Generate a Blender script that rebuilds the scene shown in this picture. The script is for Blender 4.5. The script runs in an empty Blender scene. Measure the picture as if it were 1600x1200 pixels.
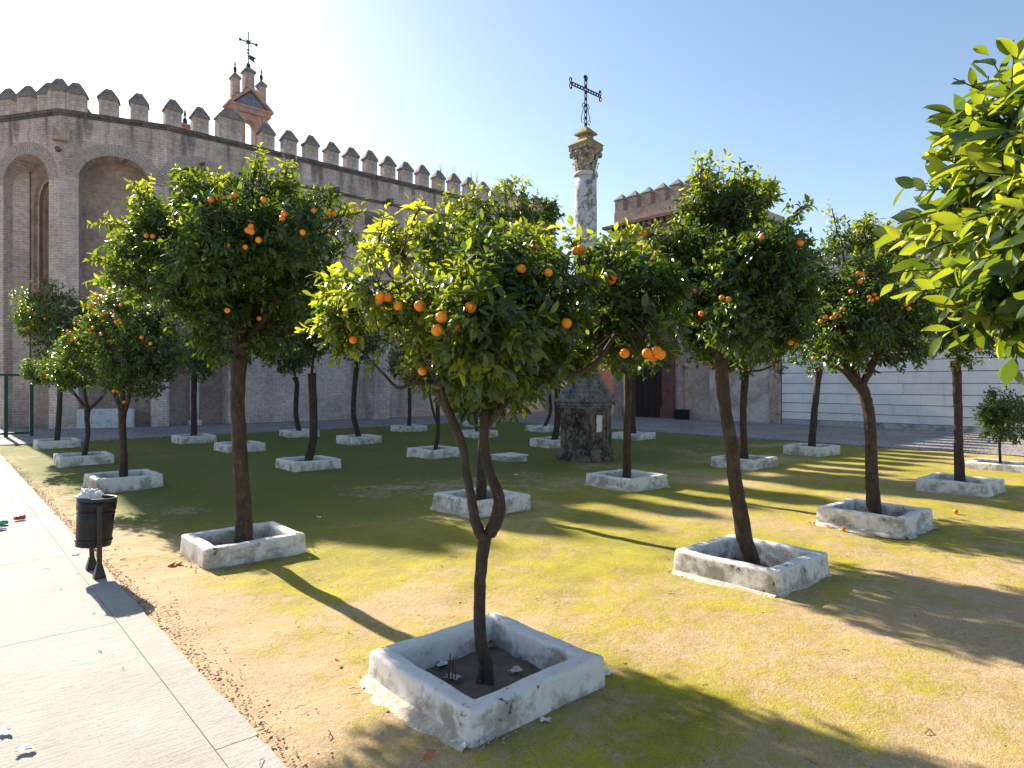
import bpy, math, random
import numpy as np
from mathutils import Vector, Matrix, Quaternion, noise as mnoise

# ------------------------------------------------------------------ camera, sky, sun, exposure
scene = bpy.context.scene
COL = scene.collection
F, CX, CY, CAMH = 1015.0, 800.0, 600.0, 2.0          # focal length in photo pixels, eye height
cam_d = bpy.data.cameras.new('camera'); cam = bpy.data.objects.new('camera', cam_d); COL.objects.link(cam)
cam_d.sensor_width = 36.0; cam_d.lens = 36.0 * F / 1600.0
cam_d.clip_start = 0.05; cam_d.clip_end = 3000
cam.location = (0, 0, CAMH); cam.rotation_euler = (math.pi / 2, 0, 0)
scene.camera = cam

SUN_EL = math.radians(28.4); SUN_AZ = math.radians(42.3)     # azimuth to the left of +Y
world = bpy.data.worlds.new('World'); scene.world = world; world.use_nodes = True
wn = world.node_tree.nodes; wl = world.node_tree.links
bg = wn['Background']; bg.inputs[1].default_value = 0.078
sky = wn.new('ShaderNodeTexSky'); sky.sky_type = 'NISHITA'; sky.sun_disc = False
sky.sun_elevation = SUN_EL; sky.sun_rotation = -SUN_AZ
sky.altitude = 20; sky.air_density = 1.1; sky.dust_density = 0.75; sky.ozone_density = 1.2
wl.new(sky.outputs[0], bg.inputs[0])
sun_d = bpy.data.lights.new('sun', 'SUN'); sun_d.energy = 5.0; sun_d.angle = math.radians(0.53)
sun_d.color = (1.0, 0.90, 0.74)
sun = bpy.data.objects.new('sun', sun_d); COL.objects.link(sun)
S = Vector((-math.sin(SUN_AZ) * math.cos(SUN_EL), math.cos(SUN_AZ) * math.cos(SUN_EL), math.sin(SUN_EL)))
sun.rotation_euler = S.to_track_quat('Z', 'Y').to_euler()
scene.view_settings.view_transform = 'Standard'; scene.view_settings.look = 'None'
scene.view_settings.gamma = 1.0; scene.view_settings.exposure = 1.46
scene.view_settings.use_curve_mapping = False
scene.cycles.max_bounces = 7; scene.cycles.diffuse_bounces = 3; scene.cycles.transmission_bounces = 4

# ------------------------------------------------------------------ coordinates
# courtyard axes: a runs left-forward to the church, b runs right-forward along it
TH = math.atan2(0.6635, 0.748)
E2 = np.array((math.cos(TH), math.sin(TH))); E1 = np.array((-math.sin(TH), math.cos(TH)))
def ab(a, b): p = a * E1 + b * E2; return float(p[0]), float(p[1])
def px(u, v, Y): return Vector(((u - CX) * Y / F, Y, CAMH - (v - CY) * Y / F))
rng = np.random.default_rng(7); random.seed(7)

# ------------------------------------------------------------------ object helpers
def link(o, parent=None):
    COL.objects.link(o)
    if parent is not None: o.parent = parent
    return o
def tag(o, label=None, cat=None, group=None, kind=None):
    if label: o['label'] = label
    if cat: o['category'] = cat
    if group: o['group'] = group
    if kind: o['kind'] = kind
    return o
def empty(name, loc=(0, 0, 0), rz=0.0, parent=None):
    o = bpy.data.objects.new(name, None); o.empty_display_size = 0.2
    o.location = loc; o.rotation_euler = (0, 0, rz)
    return link(o, parent)
class MB:
    def __init__(s): s.v = []; s.f = []
    def add(s, vs, fs):
        n = len(s.v); s.v += [tuple(x) for x in vs]; s.f += [tuple(i + n for i in f) for f in fs]
        return s
    def box(s, x0, x1, y0, y1, z0, z1, bev=0.0):
        if bev <= 0:
            return s.add([(x0,y0,z0),(x1,y0,z0),(x1,y1,z0),(x0,y1,z0),(x0,y0,z1),(x1,y0,z1),(x1,y1,z1),(x0,y1,z1)],
                     [(0,3,2,1),(4,5,6,7),(0,1,5,4),(1,2,6,5),(2,3,7,6),(3,0,4,7)])
        b = bev   # chamfer of the upper edges and the vertical edges
        def ring(d, z): return [(x0+d,y0,z),(x1-d,y0,z),(x1,y0+d,z),(x1,y1-d,z),(x1-d,y1,z),(x0+d,y1,z),(x0,y1-d,z),(x0,y0+d,z)]
        r2 = [(x0+b,y0+b,z1),(x1-b,y0+b,z1),(x1-b,y0+b,z1),(x1-b,y1-b,z1),(x1-b,y1-b,z1),(x0+b,y1-b,z1),(x0+b,y1-b,z1),(x0+b,y0+b,z1)]
        q = [(x0+b,y0+b,z1),(x1-b,y0+b,z1),(x1-b,y1-b,z1),(x0+b,y1-b,z1)]
        vs = ring(b, z0) + ring(b, z1 - b) + q
        fs = [(7,6,5,4,3,2,1,0)] + [(i,(i+1)%8,8+(i+1)%8,8+i) for i in range(8)]
        fs += [(8,9,17,16),(10,11,18,17),(12,13,19,18),(14,15,16,19),(9,10,17),(11,12,18),(13,14,19),(15,8,16),(16,17,18,19)]
        return s.add(vs, fs)
    def tube(s, pts, rad, n=8, cap=True, rnd=0.0, seed=0):
        pts = [Vector(p) for p in pts]
        if not hasattr(rad, '__len__'): rad = [rad] * len(pts)
        r_ = random.Random(seed); vs = []; fs = []
        prev = None
        for i, p in enumerate(pts):
            t = (pts[min(i+1, len(pts)-1)] - pts[max(i-1, 0)])
            if t.length < 1e-9: t = Vector((0,0,1))
            t.normalize()
            if prev is None:
                x = t.orthogonal().normalized()
            else:
                x = prev - t * prev.dot(t)
                x = x.normalized() if x.length > 1e-6 else t.orthogonal().normalized()
            prev = x; y = t.cross(x)
            for k in range(n):
                an = 2 * math.pi * k / n
                rr = rad[i] * (1 + (r_.uniform(-rnd, rnd) if rnd else 0))
                vs.append(p + x * math.cos(an) * rr + y * math.sin(an) * rr)
        for i in range(len(pts) - 1):
            for k in range(n):
                fs.append((i*n+k, i*n+(k+1)%n, (i+1)*n+(k+1)%n, (i+1)*n+k))
        if cap:
            fs.append(tuple(range(n-1, -1, -1))); fs.append(tuple((len(pts)-1)*n+k for k in range(n)))
        return s.add(vs, fs)
    def lathe(s, prof, n=24, c=(0, 0), rot=0.0):
        vs = []; fs = []
        for r, z in prof:
            for k in range(n):
                an = 2*math.pi*k/n + rot; vs.append((c[0]+r*math.cos(an), c[1]+r*math.sin(an), z))
        for i in range(len(prof)-1):
            for k in range(n): fs.append((i*n+k, i*n+(k+1)%n, (i+1)*n+(k+1)%n, (i+1)*n+k))
        fs.append(tuple(range(n-1,-1,-1))); fs.append(tuple((len(prof)-1)*n+k for k in range(n)))
        return s.add(vs, fs)
    def prism(s, poly, z0, z1):
        n = len(poly)
        return s.add([(x,y,z0) for x,y in poly] + [(x,y,z1) for x,y in poly],
              [tuple(range(n-1,-1,-1)), tuple(range(n,2*n))] + [(i,(i+1)%n,n+(i+1)%n,n+i) for i in range(n)])
    def prism_y(s, poly, y0, y1):     # polygon in x,z pushed along y
        n = len(poly)
        return s.add([(x,y0,z) for x,z in poly] + [(x,y1,z) for x,z in poly],
              [tuple(range(n)), tuple(range(2*n-1,n-1,-1))] + [(i,n+i,n+(i+1)%n,(i+1)%n) for i in range(n)])
    def mesh(s, name):
        m = bpy.data.meshes.new(name); m.from_pydata(s.v, [], s.f); return m
    def build(s, name, mat, parent=None, smooth=False, loc=(0,0,0), rz=0.0):
        m = s.mesh(name); m.materials.append(mat)
        if smooth: m.polygons.foreach_set('use_smooth', [True]*len(m.polygons))
        o = bpy.data.objects.new(name, m); o.location = loc; o.rotation_euler = (0,0,rz)
        return link(o, parent)
def obj_from(mesh, name, parent, loc=(0,0,0), rz=0.0):
    o = bpy.data.objects.new(name, mesh); o.location = loc; o.rotation_euler = (0,0,rz)
    return link(o, parent)
def np_mesh(name, V, quads=None, tris=None):
    nq = 0 if quads is None else len(quads); nt = 0 if tris is None else len(tris)
    m = bpy.data.meshes.new(name)
    m.vertices.add(len(V)); m.vertices.foreach_set('co', np.ascontiguousarray(V, dtype=np.float32).ravel())
    idx = []; st = []; c = 0
    if nq: idx.append(np.asarray(quads).ravel()); st.append(np.arange(nq)*4); c = nq*4
    if nt: idx.append(np.asarray(tris).ravel()); st.append(c + np.arange(nt)*3)
    idx = np.concatenate(idx).astype(np.int32); st = np.concatenate(st).astype(np.int32)
    m.loops.add(len(idx)); m.loops.foreach_set('vertex_index', idx)
    m.polygons.add(len(st)); m.polygons.foreach_set('loop_start', st)
    m.update(calc_edges=True); m.validate()
    return m

# ------------------------------------------------------------------ material helpers
class NT:
    def __init__(s, name):
        s.m = bpy.data.materials.new(name); s.m.use_nodes = True
        s.t = s.m.node_tree; s.b = s.t.nodes['Principled BSDF']; s.out = s.t.nodes['Material Output']
        s.b.inputs['Roughness'].default_value = 0.85; s.b.inputs['Specular IOR Level'].default_value = 0.3
    def n(s, typ, **kw):
        x = s.t.nodes.new('ShaderNode' + typ)
        for k, v in kw.items(): setattr(x, k, v)
        return x
    def l(s, a, b): s.t.links.new(a, b)
    def coord(s): return s.n('TexCoord').outputs['Object']
    def mapping(s, vec, scale=(1,1,1), rot=(0,0,0), loc=(0,0,0)):
        m = s.n('Mapping'); s.l(vec, m.inputs[0]); m.inputs['Scale'].default_value = scale
        m.inputs['Rotation'].default_value = rot; m.inputs['Location'].default_value = loc; return m.outputs[0]
    def noise(s, vec, scale, detail=4, rough=0.55, dist=0.0):
        x = s.n('TexNoise'); s.l(vec, x.inputs['Vector']); x.inputs['Scale'].default_value = scale
        x.inputs['Detail'].default_value = detail; x.inputs['Roughness'].default_value = rough
        x.inputs['Distortion'].default_value = dist; return x.outputs['Fac']
    def ramp(s, fac, stops):
        x = s.n('ValToRGB'); s.l(fac, x.inputs[0]); e = x.color_ramp.elements
        while len(e) < len(stops): e.new(0.5)
        for i, (p, c) in enumerate(stops):
            e[i].position = p; e[i].color = (c, c, c, 1) if not hasattr(c, '__len__') else (*c, 1)
        return x.outputs[0]
    def mix(s, fac, a, b, blend='MIX'):
        x = s.n('Mix', data_type='RGBA', blend_type=blend)
        for sock, v in ((x.inputs[0], fac), (x.inputs[6], a), (x.inputs[7], b)):
            if hasattr(v, 'is_linked') or hasattr(v, 'links'): s.l(v, sock)
            elif hasattr(v, '__len__'): sock.default_value = (*v, 1)
            else: sock.default_value = v
        return x.outputs[2]
    def math(s, op, a, b=0.0, c=None):
        x = s.n('Math', operation=op)
        for i, v in enumerate((a, b) if c is None else (a, b, c)):
            if hasattr(v, 'links'): s.l(v, x.inputs[i])
            else: x.inputs[i].default_value = v
        return x.outputs[0]
    def xyz(s, vec): x = s.n('SeparateXYZ'); s.l(vec, x.inputs[0]); return x.outputs
    def combine(s, x, y, z):
        c = s.n('CombineXYZ')
        for i, v in enumerate((x, y, z)):
            if hasattr(v, 'links'): s.l(v, c.inputs[i])
            else: c.inputs[i].default_value = v
        return c.outputs[0]
    def bump(s, h, strength=0.5, dist=0.02, prev=None):
        x = s.n('Bump'); s.l(h, x.inputs['Height']); x.inputs['Strength'].default_value = strength
        x.inputs['Distance'].default_value = dist
        if prev is not None: s.l(prev, x.inputs['Normal'])
        return x.outputs[0]
    def done(s, col=None, normal=None, rough=None, metal=None):
        if col is not None:
            if hasattr(col, 'links'): s.l(col, s.b.inputs['Base Color'])
            else: s.b.inputs['Base Color'].default_value = (*col, 1)
        if normal is not None: s.l(normal, s.b.inputs['Normal'])
        if rough is not None:
            if hasattr(rough, 'links'): s.l(rough, s.b.inputs['Roughness'])
            else: s.b.inputs['Roughness'].default_value = rough
        if metal is not None: s.b.inputs['Metallic'].default_value = metal
        return s.m

def brick_mat(name, c1, c2, mortar, row=0.09, width=0.30, stain=0.6, msize=0.012, tone=(0.62, 1.15)):
    t = NT(name); co = t.coord(); x, y, z = t.xyz(co)
    v = t.combine(t.math('ADD', x, y), z, 0.0)
    wob = t.noise(co, 1.3, 3)
    v2 = t.n('VectorMath', operation='ADD'); t.l(v, v2.inputs[0])
    t.l(t.combine(0.0, t.math('MULTIPLY', wob, 0.06), 0.0), v2.inputs[1])
    b = t.n('TexBrick'); t.l(v2.outputs[0], b.inputs['Vector'])
    b.inputs['Color1'].default_value = (*c1, 1); b.inputs['Color2'].default_value = (*c2, 1)
    b.inputs['Mortar'].default_value = (*mortar, 1); b.inputs['Scale'].default_value = 1.0
    b.inputs['Brick Width'].default_value = width; b.inputs['Row Height'].default_value = row
    b.inputs['Mortar Size'].default_value = msize; b.inputs['Mortar Smooth'].default_value = 0.3
    n1 = t.noise(co, 0.55, 6, 0.6); n2 = t.noise(co, 5.0, 5, 0.65)
    col = t.mix(1.0, b.outputs[0], t.ramp(n1, [(0.28, tone[0]), (0.72, tone[1])]), 'MULTIPLY')
    col = t.mix(1.0, col, t.ramp(n2, [(0.3, 0.72), (0.7, 1.2)]), 'MULTIPLY')
    st = t.noise(t.mapping(co, (0.9, 0.9, 0.10)), 1.0, 5, 0.6)        # run-off streaks
    col = t.mix(t.math('MULTIPLY', t.ramp(st, [(0.55, 0.0), (0.72, 1.0)]), stain), col, (0.085, 0.075, 0.07))
    s2 = t.noise(t.mapping(co, (1.5, 1.5, 0.16), loc=(3.1, 0, 0)), 1.0, 6, 0.65)
    topm = t.ramp(t.math('MULTIPLY', z, 0.0714), [(0.80, 0.0), (0.97, 1.0)])
    s2 = t.math('ADD', s2, t.math('MULTIPLY', topm, 0.08))
    col = t.mix(t.math('MULTIPLY', t.math('MULTIPLY', t.ramp(s2, [(0.57, 0.0), (0.66, 1.0)]), topm), stain), col, (0.05,0.045,0.042))
    lf = t.noise(co, 0.9, 4, 0.6)                                      # whitish bloom
    col = t.mix(t.math('MULTIPLY', t.ramp(lf, [(0.56, 0.0), (0.75, 1.0)]), 0.35), col, (0.52, 0.47, 0.44))
    nb = t.bump(b.outputs['Fac'], 0.8, -0.02); nb = t.bump(n2, 0.5, 0.02, nb)
    return t.done(col, nb, 0.9)

def stone_mat(name, base, dark, light, scale=3.0, vor=0.0, bump=0.6, thr=(0.42, 0.62)):
    t = NT(name); co = t.coord()
    n1 = t.noise(co, scale, 8, 0.65, 0.4); n2 = t.noise(co, scale * 5, 6, 0.6)
    col = t.mix(t.ramp(n1, [(thr[0], 0.0), (thr[1], 1.0)]), base, dark)
    col = t.mix(t.math('MULTIPLY', t.ramp(n2, [(0.5, 0.0), (0.68, 1.0)]), 0.6), col, light)
    h = n2
    nb = t.bump(h, bump, 0.02)
    if vor:
        v = t.n('TexVoronoi', feature='DISTANCE_TO_EDGE'); t.l(co, v.inputs['Vector']); v.inputs['Scale'].default_value = vor
        nb = t.bump(t.ramp(v.outputs['Distance'], [(0.0, 0.0), (0.14, 1.0)]), 0.9, 0.02, nb)
        col = t.mix(t.ramp(v.outputs['Distance'], [(0.0, 0.8), (0.10, 0.0)]), col, dark)
    return t.done(col, nb, 0.9)

def flat_mat(name, c, rough=0.6, metal=0.0, var=0.25, scale=12.0, bump=0.2):
    t = NT(name); co = t.coord(); n = t.noise(co, scale, 5, 0.6)
    col = t.mix(1.0, c, t.ramp(n, [(0.3, 1.0 - var), (0.7, 1.0 + var)]), 'MULTIPLY')
    return t.done(col, t.bump(n, bump, 0.005), rough, metal)

M = {}
M['brick'] = brick_mat('church_brick', (0.60,0.475,0.42), (0.50,0.39,0.34), (0.68,0.595,0.55), row=0.115, width=0.36, msize=0.020, tone=(0.58, 1.2))
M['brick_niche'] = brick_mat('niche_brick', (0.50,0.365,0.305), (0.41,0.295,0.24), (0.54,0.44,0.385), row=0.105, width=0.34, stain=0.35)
M['brick_red'] = brick_mat('red_brick', (0.48,0.20,0.12), (0.40,0.16,0.10), (0.45,0.30,0.22), row=0.08, stain=0.25)
M['brick_far'] = brick_mat('far_brick', (0.54,0.40,0.335), (0.46,0.34,0.285), (0.54,0.46,0.41), row=0.09, stain=0.3)
M['cap'] = stone_mat('merlon_cap_render', (0.25,0.22,0.20), (0.12,0.105,0.10), (0.34,0.30,0.27), 2.0)
M['cornice'] = stone_mat('cornice_stone', (0.14,0.12,0.11), (0.06,0.055,0.05), (0.26,0.23,0.20), 2.5)
M['jamb'] = stone_mat('jamb_stone', (0.46,0.36,0.28), (0.30,0.22,0.17), (0.60,0.50,0.41), 1.6)
M['jamb_dark'] = stone_mat('jamb_brick', (0.30,0.19,0.14), (0.20,0.13,0.10), (0.38,0.27,0.2), 1.6)
M['terracotta'] = stone_mat('terracotta_plaster', (0.42,0.255,0.205), (0.28,0.18,0.15), (0.52,0.38,0.33), 2.0)
M['tile_blue'] = stone_mat('glazed_tile', (0.16,0.18,0.25), (0.08,0.10,0.17), (0.40,0.38,0.36), 7.0)
M['iron'] = flat_mat('wrought_iron', (0.025,0.028,0.035), 0.55, 0.6)
M['vane'] = flat_mat('vane_iron', (0.03,0.06,0.09), 0.5, 0.5)
M['marble'] = stone_mat('veined_marble', (0.50,0.50,0.51), (0.13,0.13,0.14), (0.64,0.61,0.57), 5.5, vor=0.0, thr=(0.47, 0.58))
M['marble_cap'] = stone_mat('weathered_capital', (0.47,0.40,0.32), (0.16,0.13,0.10), (0.62,0.56,0.48), 7.0, vor=9.0, bump=0.9)
M['lichen'] = stone_mat('lichen_stone', (0.34,0.25,0.09), (0.17,0.14,0.10), (0.48,0.36,0.12), 5.0)
M['pedestal'] = stone_mat('sooty_pedestal_stone', (0.19,0.155,0.125), (0.032,0.029,0.028), (0.30,0.245,0.19), 3.2, bump=0.9, thr=(0.40, 0.58))
M['step'] = stone_mat('mossy_step_stone', (0.20,0.20,0.19), (0.05,0.055,0.05), (0.42,0.43,0.43), 5.0)
M['paper'] = flat_mat('paper', (0.72,0.72,0.72), 0.8, 0, 0.08)
M['graffiti'] = flat_mat('graffiti_paint', (0.02,0.02,0.022), 0.6)
M['wood_door'] = flat_mat('dark_door_wood', (0.035,0.022,0.018), 0.7)
M['red_paint'] = flat_mat('dull_red_paint', (0.17,0.075,0.065), 0.8, 0, 0.35, 3.0)
M['green_metal'] = flat_mat('green_gate_paint', (0.02,0.07,0.055), 0.5)
M['yellow'] = flat_mat('yellow_sign', (0.75,0.50,0.03), 0.5)
M['black'] = flat_mat('black_plastic', (0.012,0.012,0.013), 0.6)
M['glass'] = flat_mat('dark_glass', (0.02,0.02,0.025), 0.25)
M['roof'] = flat_mat('blue_grey_roof', (0.20,0.25,0.32), 0.8, 0, 0.2, 1.0)
M['bluewhite'] = stone_mat('limewashed_stone', (0.60,0.60,0.62), (0.28,0.27,0.27), (0.70,0.70,0.70), 3.0, thr=(0.52, 0.72))

def plaster_wall():
    t = NT('old_plaster_wall'); co = t.coord(); x, y, z = t.xyz(co)
    v = t.combine(t.math('ADD', x, y), z, 0.0)
    b = t.n('TexBrick'); t.l(v, b.inputs['Vector'])
    for k, c in (('Color1', (0.42,0.31,0.25)), ('Color2', (0.34,0.25,0.20)), ('Mortar', (0.46,0.40,0.35))):
        b.inputs[k].default_value = (*c, 1)
    b.inputs['Scale'].default_value = 1; b.inputs['Brick Width'].default_value = 0.3; b.inputs['Row Height'].default_value = 0.09
    b.inputs['Mortar Size'].default_value = 0.012
    n = t.noise(co, 0.8, 7, 0.62, 0.3); n2 = t.noise(co, 9, 5)
    col = t.mix(t.ramp(n, [(0.40, 0.0), (0.56, 1.0)]), b.outputs[0], (0.60,0.54,0.49))
    col = t.mix(1.0, col, t.ramp(n2, [(0.3, 0.8), (0.7, 1.12)]), 'MULTIPLY')
    return t.done(col, t.bump(n2, 0.5, 0.02), 0.9)
M['plaster'] = plaster_wall()

def panel_mat():
    t = NT('white_concrete_panel'); co = t.n('TexCoord').outputs['Object']; x, y, z = t.xyz(co)
    r = t.n('ObjectInfo').outputs['Random']
    n = t.noise(co, 1.2, 6, 0.6); n2 = t.noise(t.mapping(co, (3, 3, 0.4)), 1.0, 5); n3 = t.noise(co, 14, 4)
    col = t.mix(r, (0.76,0.74,0.72), (0.82,0.80,0.78))
    col = t.mix(1.0, col, t.ramp(n, [(0.3, 0.86), (0.7, 1.06)]), 'MULTIPLY')
    col = t.mix(t.math('MULTIPLY', t.ramp(n2, [(0.58, 0.0), (0.75, 1.0)]), 0.3), col, (0.42,0.40,0.38))
    return t.done(col, t.bump(n3, 0.25, 0.01), 0.85)
M['panel'] = panel_mat()
M['panel_base'] = stone_mat('damp_wall_foot', (0.42,0.40,0.39), (0.11,0.12,0.10), (0.60,0.58,0.56), 1.6, thr=(0.45, 0.68))
M['joint'] = flat_mat('dark_joint', (0.26,0.25,0.25), 0.9)

def whitewash():
    t = NT('chipped_whitewash'); co = t.coord(); x, y, z = t.xyz(co)
    geo = t.n('NewGeometry'); nz = t.xyz(geo.outputs['Normal'])[2]
    oi = t.n('ObjectInfo'); off = t.n('VectorMath', operation='ADD'); t.l(co, off.inputs[0])
    t.l(t.combine(t.math('MULTIPLY', oi.outputs['Random'], 37.0), 0.0, 0.0), off.inputs[1]); p = off.outputs[0]
    n1 = t.noise(p, 3.4, 10, 0.72, 0.3); n2 = t.noise(p, 14.0, 8, 0.68, 0.3); n3 = t.noise(p, 45, 4)
    low = t.ramp(z, [(0.0, 1.0), (0.24, 0.0)])
    side = t.math('SUBTRACT', 1.0, t.math('ABSOLUTE', nz))
    col = t.mix(t.ramp(n2, [(0.35, 0.0), (0.7, 1.0)]), (0.74,0.72,0.69), (0.62,0.58,0.53))
    g = t.math('MULTIPLY', t.math('ADD', n1, t.math('MULTIPLY', low, 0.09)), t.math('ADD', 0.88, t.math('MULTIPLY', side, 0.20)))
    col = t.mix(t.ramp(g, [(0.54, 0.0), (0.66, 0.75)]), col, (0.25,0.21,0.165))
    g2 = t.math('ADD', n2, t.math('MULTIPLY', t.math('SUBTRACT', n1, 0.5), 0.6))
    col = t.mix(t.ramp(g2, [(0.655, 0.0), (0.685, 0.9)]), col, (0.075,0.07,0.065))
    nb = t.bump(t.ramp(g2, [(0.65, 1.0), (0.685, 0.0)]), 0.8, 0.012); nb = t.bump(n3, 0.35, 0.006, nb); nb = t.bump(n1, 0.22, 0.02, nb)
    return t.done(col, nb, 0.88)
M['whitewash'] = whitewash()

def ground_mat():
    t = NT('mossy_sand'); co = t.coord(); x, y, z = t.xyz(co)          # x = b, y = a
    big = t.noise(co, 0.33, 6, 0.62, 0.4); mid = t.noise(co, 2.2, 7, 0.66, 0.5); fin = t.noise(co, 26, 7, 0.72); vf = t.noise(co, 120, 4, 0.6)
    edge = t.ramp(t.math('MULTIPLY', x, 0.1), [(0.14, 1.0), (0.235, 0.0)])       # bare strip beside the path
    near = t.ramp(t.math('MULTIPLY', t.math('ADD', y, 2.0), 0.1), [(0.25, 1.0), (0.52, 0.0)])   # worn ground at the near end
    m = t.math('ADD', t.math('MULTIPLY', big, 0.72), t.math('MULTIPLY', mid, 0.34))
    cl = t.noise(co, 9.0, 6, 0.7, 0.6); m = t.math('ADD', m, t.math('MULTIPLY', t.math('SUBTRACT', cl, 0.5), 0.42)); m = t.math('ADD', m, t.math('MULTIPLY', fin, 0.24))
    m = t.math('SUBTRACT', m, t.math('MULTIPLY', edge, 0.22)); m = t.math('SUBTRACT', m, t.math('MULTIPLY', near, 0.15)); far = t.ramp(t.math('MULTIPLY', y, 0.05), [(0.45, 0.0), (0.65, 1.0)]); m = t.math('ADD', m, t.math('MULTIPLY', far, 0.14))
    mf = t.ramp(m, [(0.50, 0.0), (0.67, 1.0)])
    sand = t.mix(t.ramp(fin, [(0.3, 0.0), (0.7, 1.0)]), (0.41,0.275,0.155), (0.57,0.415,0.255))
    sand = t.mix(t.ramp(mid, [(0.56, 0.0), (0.72, 0.7)]), sand, (0.29,0.20,0.125))
    moss = t.mix(t.ramp(mid, [(0.35, 0.0), (0.66, 1.0)]), (0.27,0.222,0.036), (0.42,0.355,0.024))
    moss = t.mix(t.ramp(big, [(0.52, 0.0), (0.72, 0.75)]), moss, (0.185,0.185,0.024))
    shade_green = t.ramp(t.math('MULTIPLY', t.math('ADD', y, t.math('MULTIPLY', mid, 3.0)), 0.05), [(0.42, 0.0), (0.62, 1.0)])     # greener moss towards the church, with the church shadow darkened into its colour
    moss = t.mix(t.math('MULTIPLY', shade_green, 0.85), moss, (0.105,0.125,0.022))
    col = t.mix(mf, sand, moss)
    col = t.mix(1.0, col, t.ramp(vf, [(0.28, 0.55), (0.72, 1.32)]), 'MULTIPLY')
    spk = t.noise(co, 48, 3, 0.5); col = t.mix(t.ramp(spk, [(0.66, 0.0), (0.71, 0.7)]), col, (0.12,0.085,0.05))
    nb = t.bump(cl, 0.35, 0.03); nb = t.bump(mid, 0.25, 0.04, nb); nb = t.bump(fin, 0.55, 0.02, nb); nb = t.bump(vf, 0.5, 0.008, nb)
    return t.done(col, nb, 0.95)
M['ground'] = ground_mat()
def soil_mat(name, c1, c2):
    t = NT(name); co = t.coord(); a = t.noise(co, 6, 7, 0.7); b = t.noise(co, 60, 5)
    col = t.mix(t.ramp(a, [(0.3, 0.0), (0.7, 1.0)]), c1, c2)
    nb = t.bump(a, 0.7, 0.04); nb = t.bump(b, 0.6, 0.01, nb)
    return t.done(col, nb, 0.95)
M['soil'] = soil_mat('planter_soil', (0.10,0.08,0.06), (0.20,0.16,0.12))
M['path_bed'] = soil_mat('path_joint_fill', (0.24,0.20,0.12), (0.36,0.31,0.22))
M['earth'] = soil_mat('far_earth', (0.30,0.25,0.19), (0.40,0.34,0.26))
def path_mat():
    t = NT('rippled_concrete'); co = t.coord(); x, y, z = t.xyz(co)
    w = t.n('TexWave', wave_type='BANDS', bands_direction='Y'); t.l(t.mapping(co, (0.35, 1, 1)), w.inputs['Vector'])
    w.inputs['Scale'].default_value = 7.5; w.inputs['Distortion'].default_value = 7.0; w.inputs['Detail'].default_value = 3
    w.inputs['Detail Scale'].default_value = 1.2
    n1 = t.noise(co, 1.0, 6, 0.62, 0.3); n2 = t.noise(t.mapping(co, (0.8, 1.25, 1)), 11, 7, 0.7); n3 = t.noise(co, 70, 4)
    col = t.mix(t.ramp(n1, [(0.3, 0.0), (0.7, 1.0)]), (0.33,0.305,0.275), (0.41,0.39,0.36))
    col = t.mix(1.0, col, t.ramp(n2, [(0.3, 0.93), (0.7, 1.05)]), 'MULTIPLY')
    col = t.mix(1.0, col, t.ramp(n3, [(0.3, 0.86), (0.7, 1.10)]), 'MULTIPLY')
    n4 = t.noise(co, 2.6, 7, 0.7, 0.6); col = t.mix(t.math('MULTIPLY', t.ramp(n4, [(0.56, 0.0), (0.70, 1.0)]), 0.30), col, (0.24,0.215,0.185))
    n5 = t.noise(co, 30, 3); col = t.mix(t.ramp(n5, [(0.70, 0.0), (0.74, 0.6)]), col, (0.14,0.12,0.10))
    nb = t.bump(w.outputs['Fac'], 0.07, 0.010); nb = t.bump(n2, 0.5, 0.02, nb); nb = t.bump(n3, 0.3, 0.004, nb)
    return t.done(col, nb, 0.9)
M['path'] = path_mat()
def cobble_mat():
    t = NT('grey_cobbles'); co = t.coord()
    v = t.n('TexVoronoi', feature='DISTANCE_TO_EDGE'); t.l(co, v.inputs['Vector']); v.inputs['Scale'].default_value = 7.0
    vc = t.n('TexVoronoi'); t.l(co, vc.inputs['Vector']); vc.inputs['Scale'].default_value = 7.0
    n = t.noise(co, 0.5, 6, 0.6); e = t.ramp(v.outputs['Distance'], [(0.0, 0.0), (0.12, 1.0)])
    sep = t.n('SeparateColor'); t.l(vc.outputs['Color'], sep.inputs[0])
    col = t.mix(sep.outputs[0], (0.30,0.27,0.25), (0.40,0.37,0.35))
    col = t.mix(e, (0.15,0.135,0.12), col); col = t.mix(1.0, col, t.ramp(n, [(0.3, 0.75), (0.7, 1.15)]), 'MULTIPLY')
    return t.done(col, t.bump(e, 0.8, 0.02), 0.85)
M['cobble'] = cobble_mat()

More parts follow.
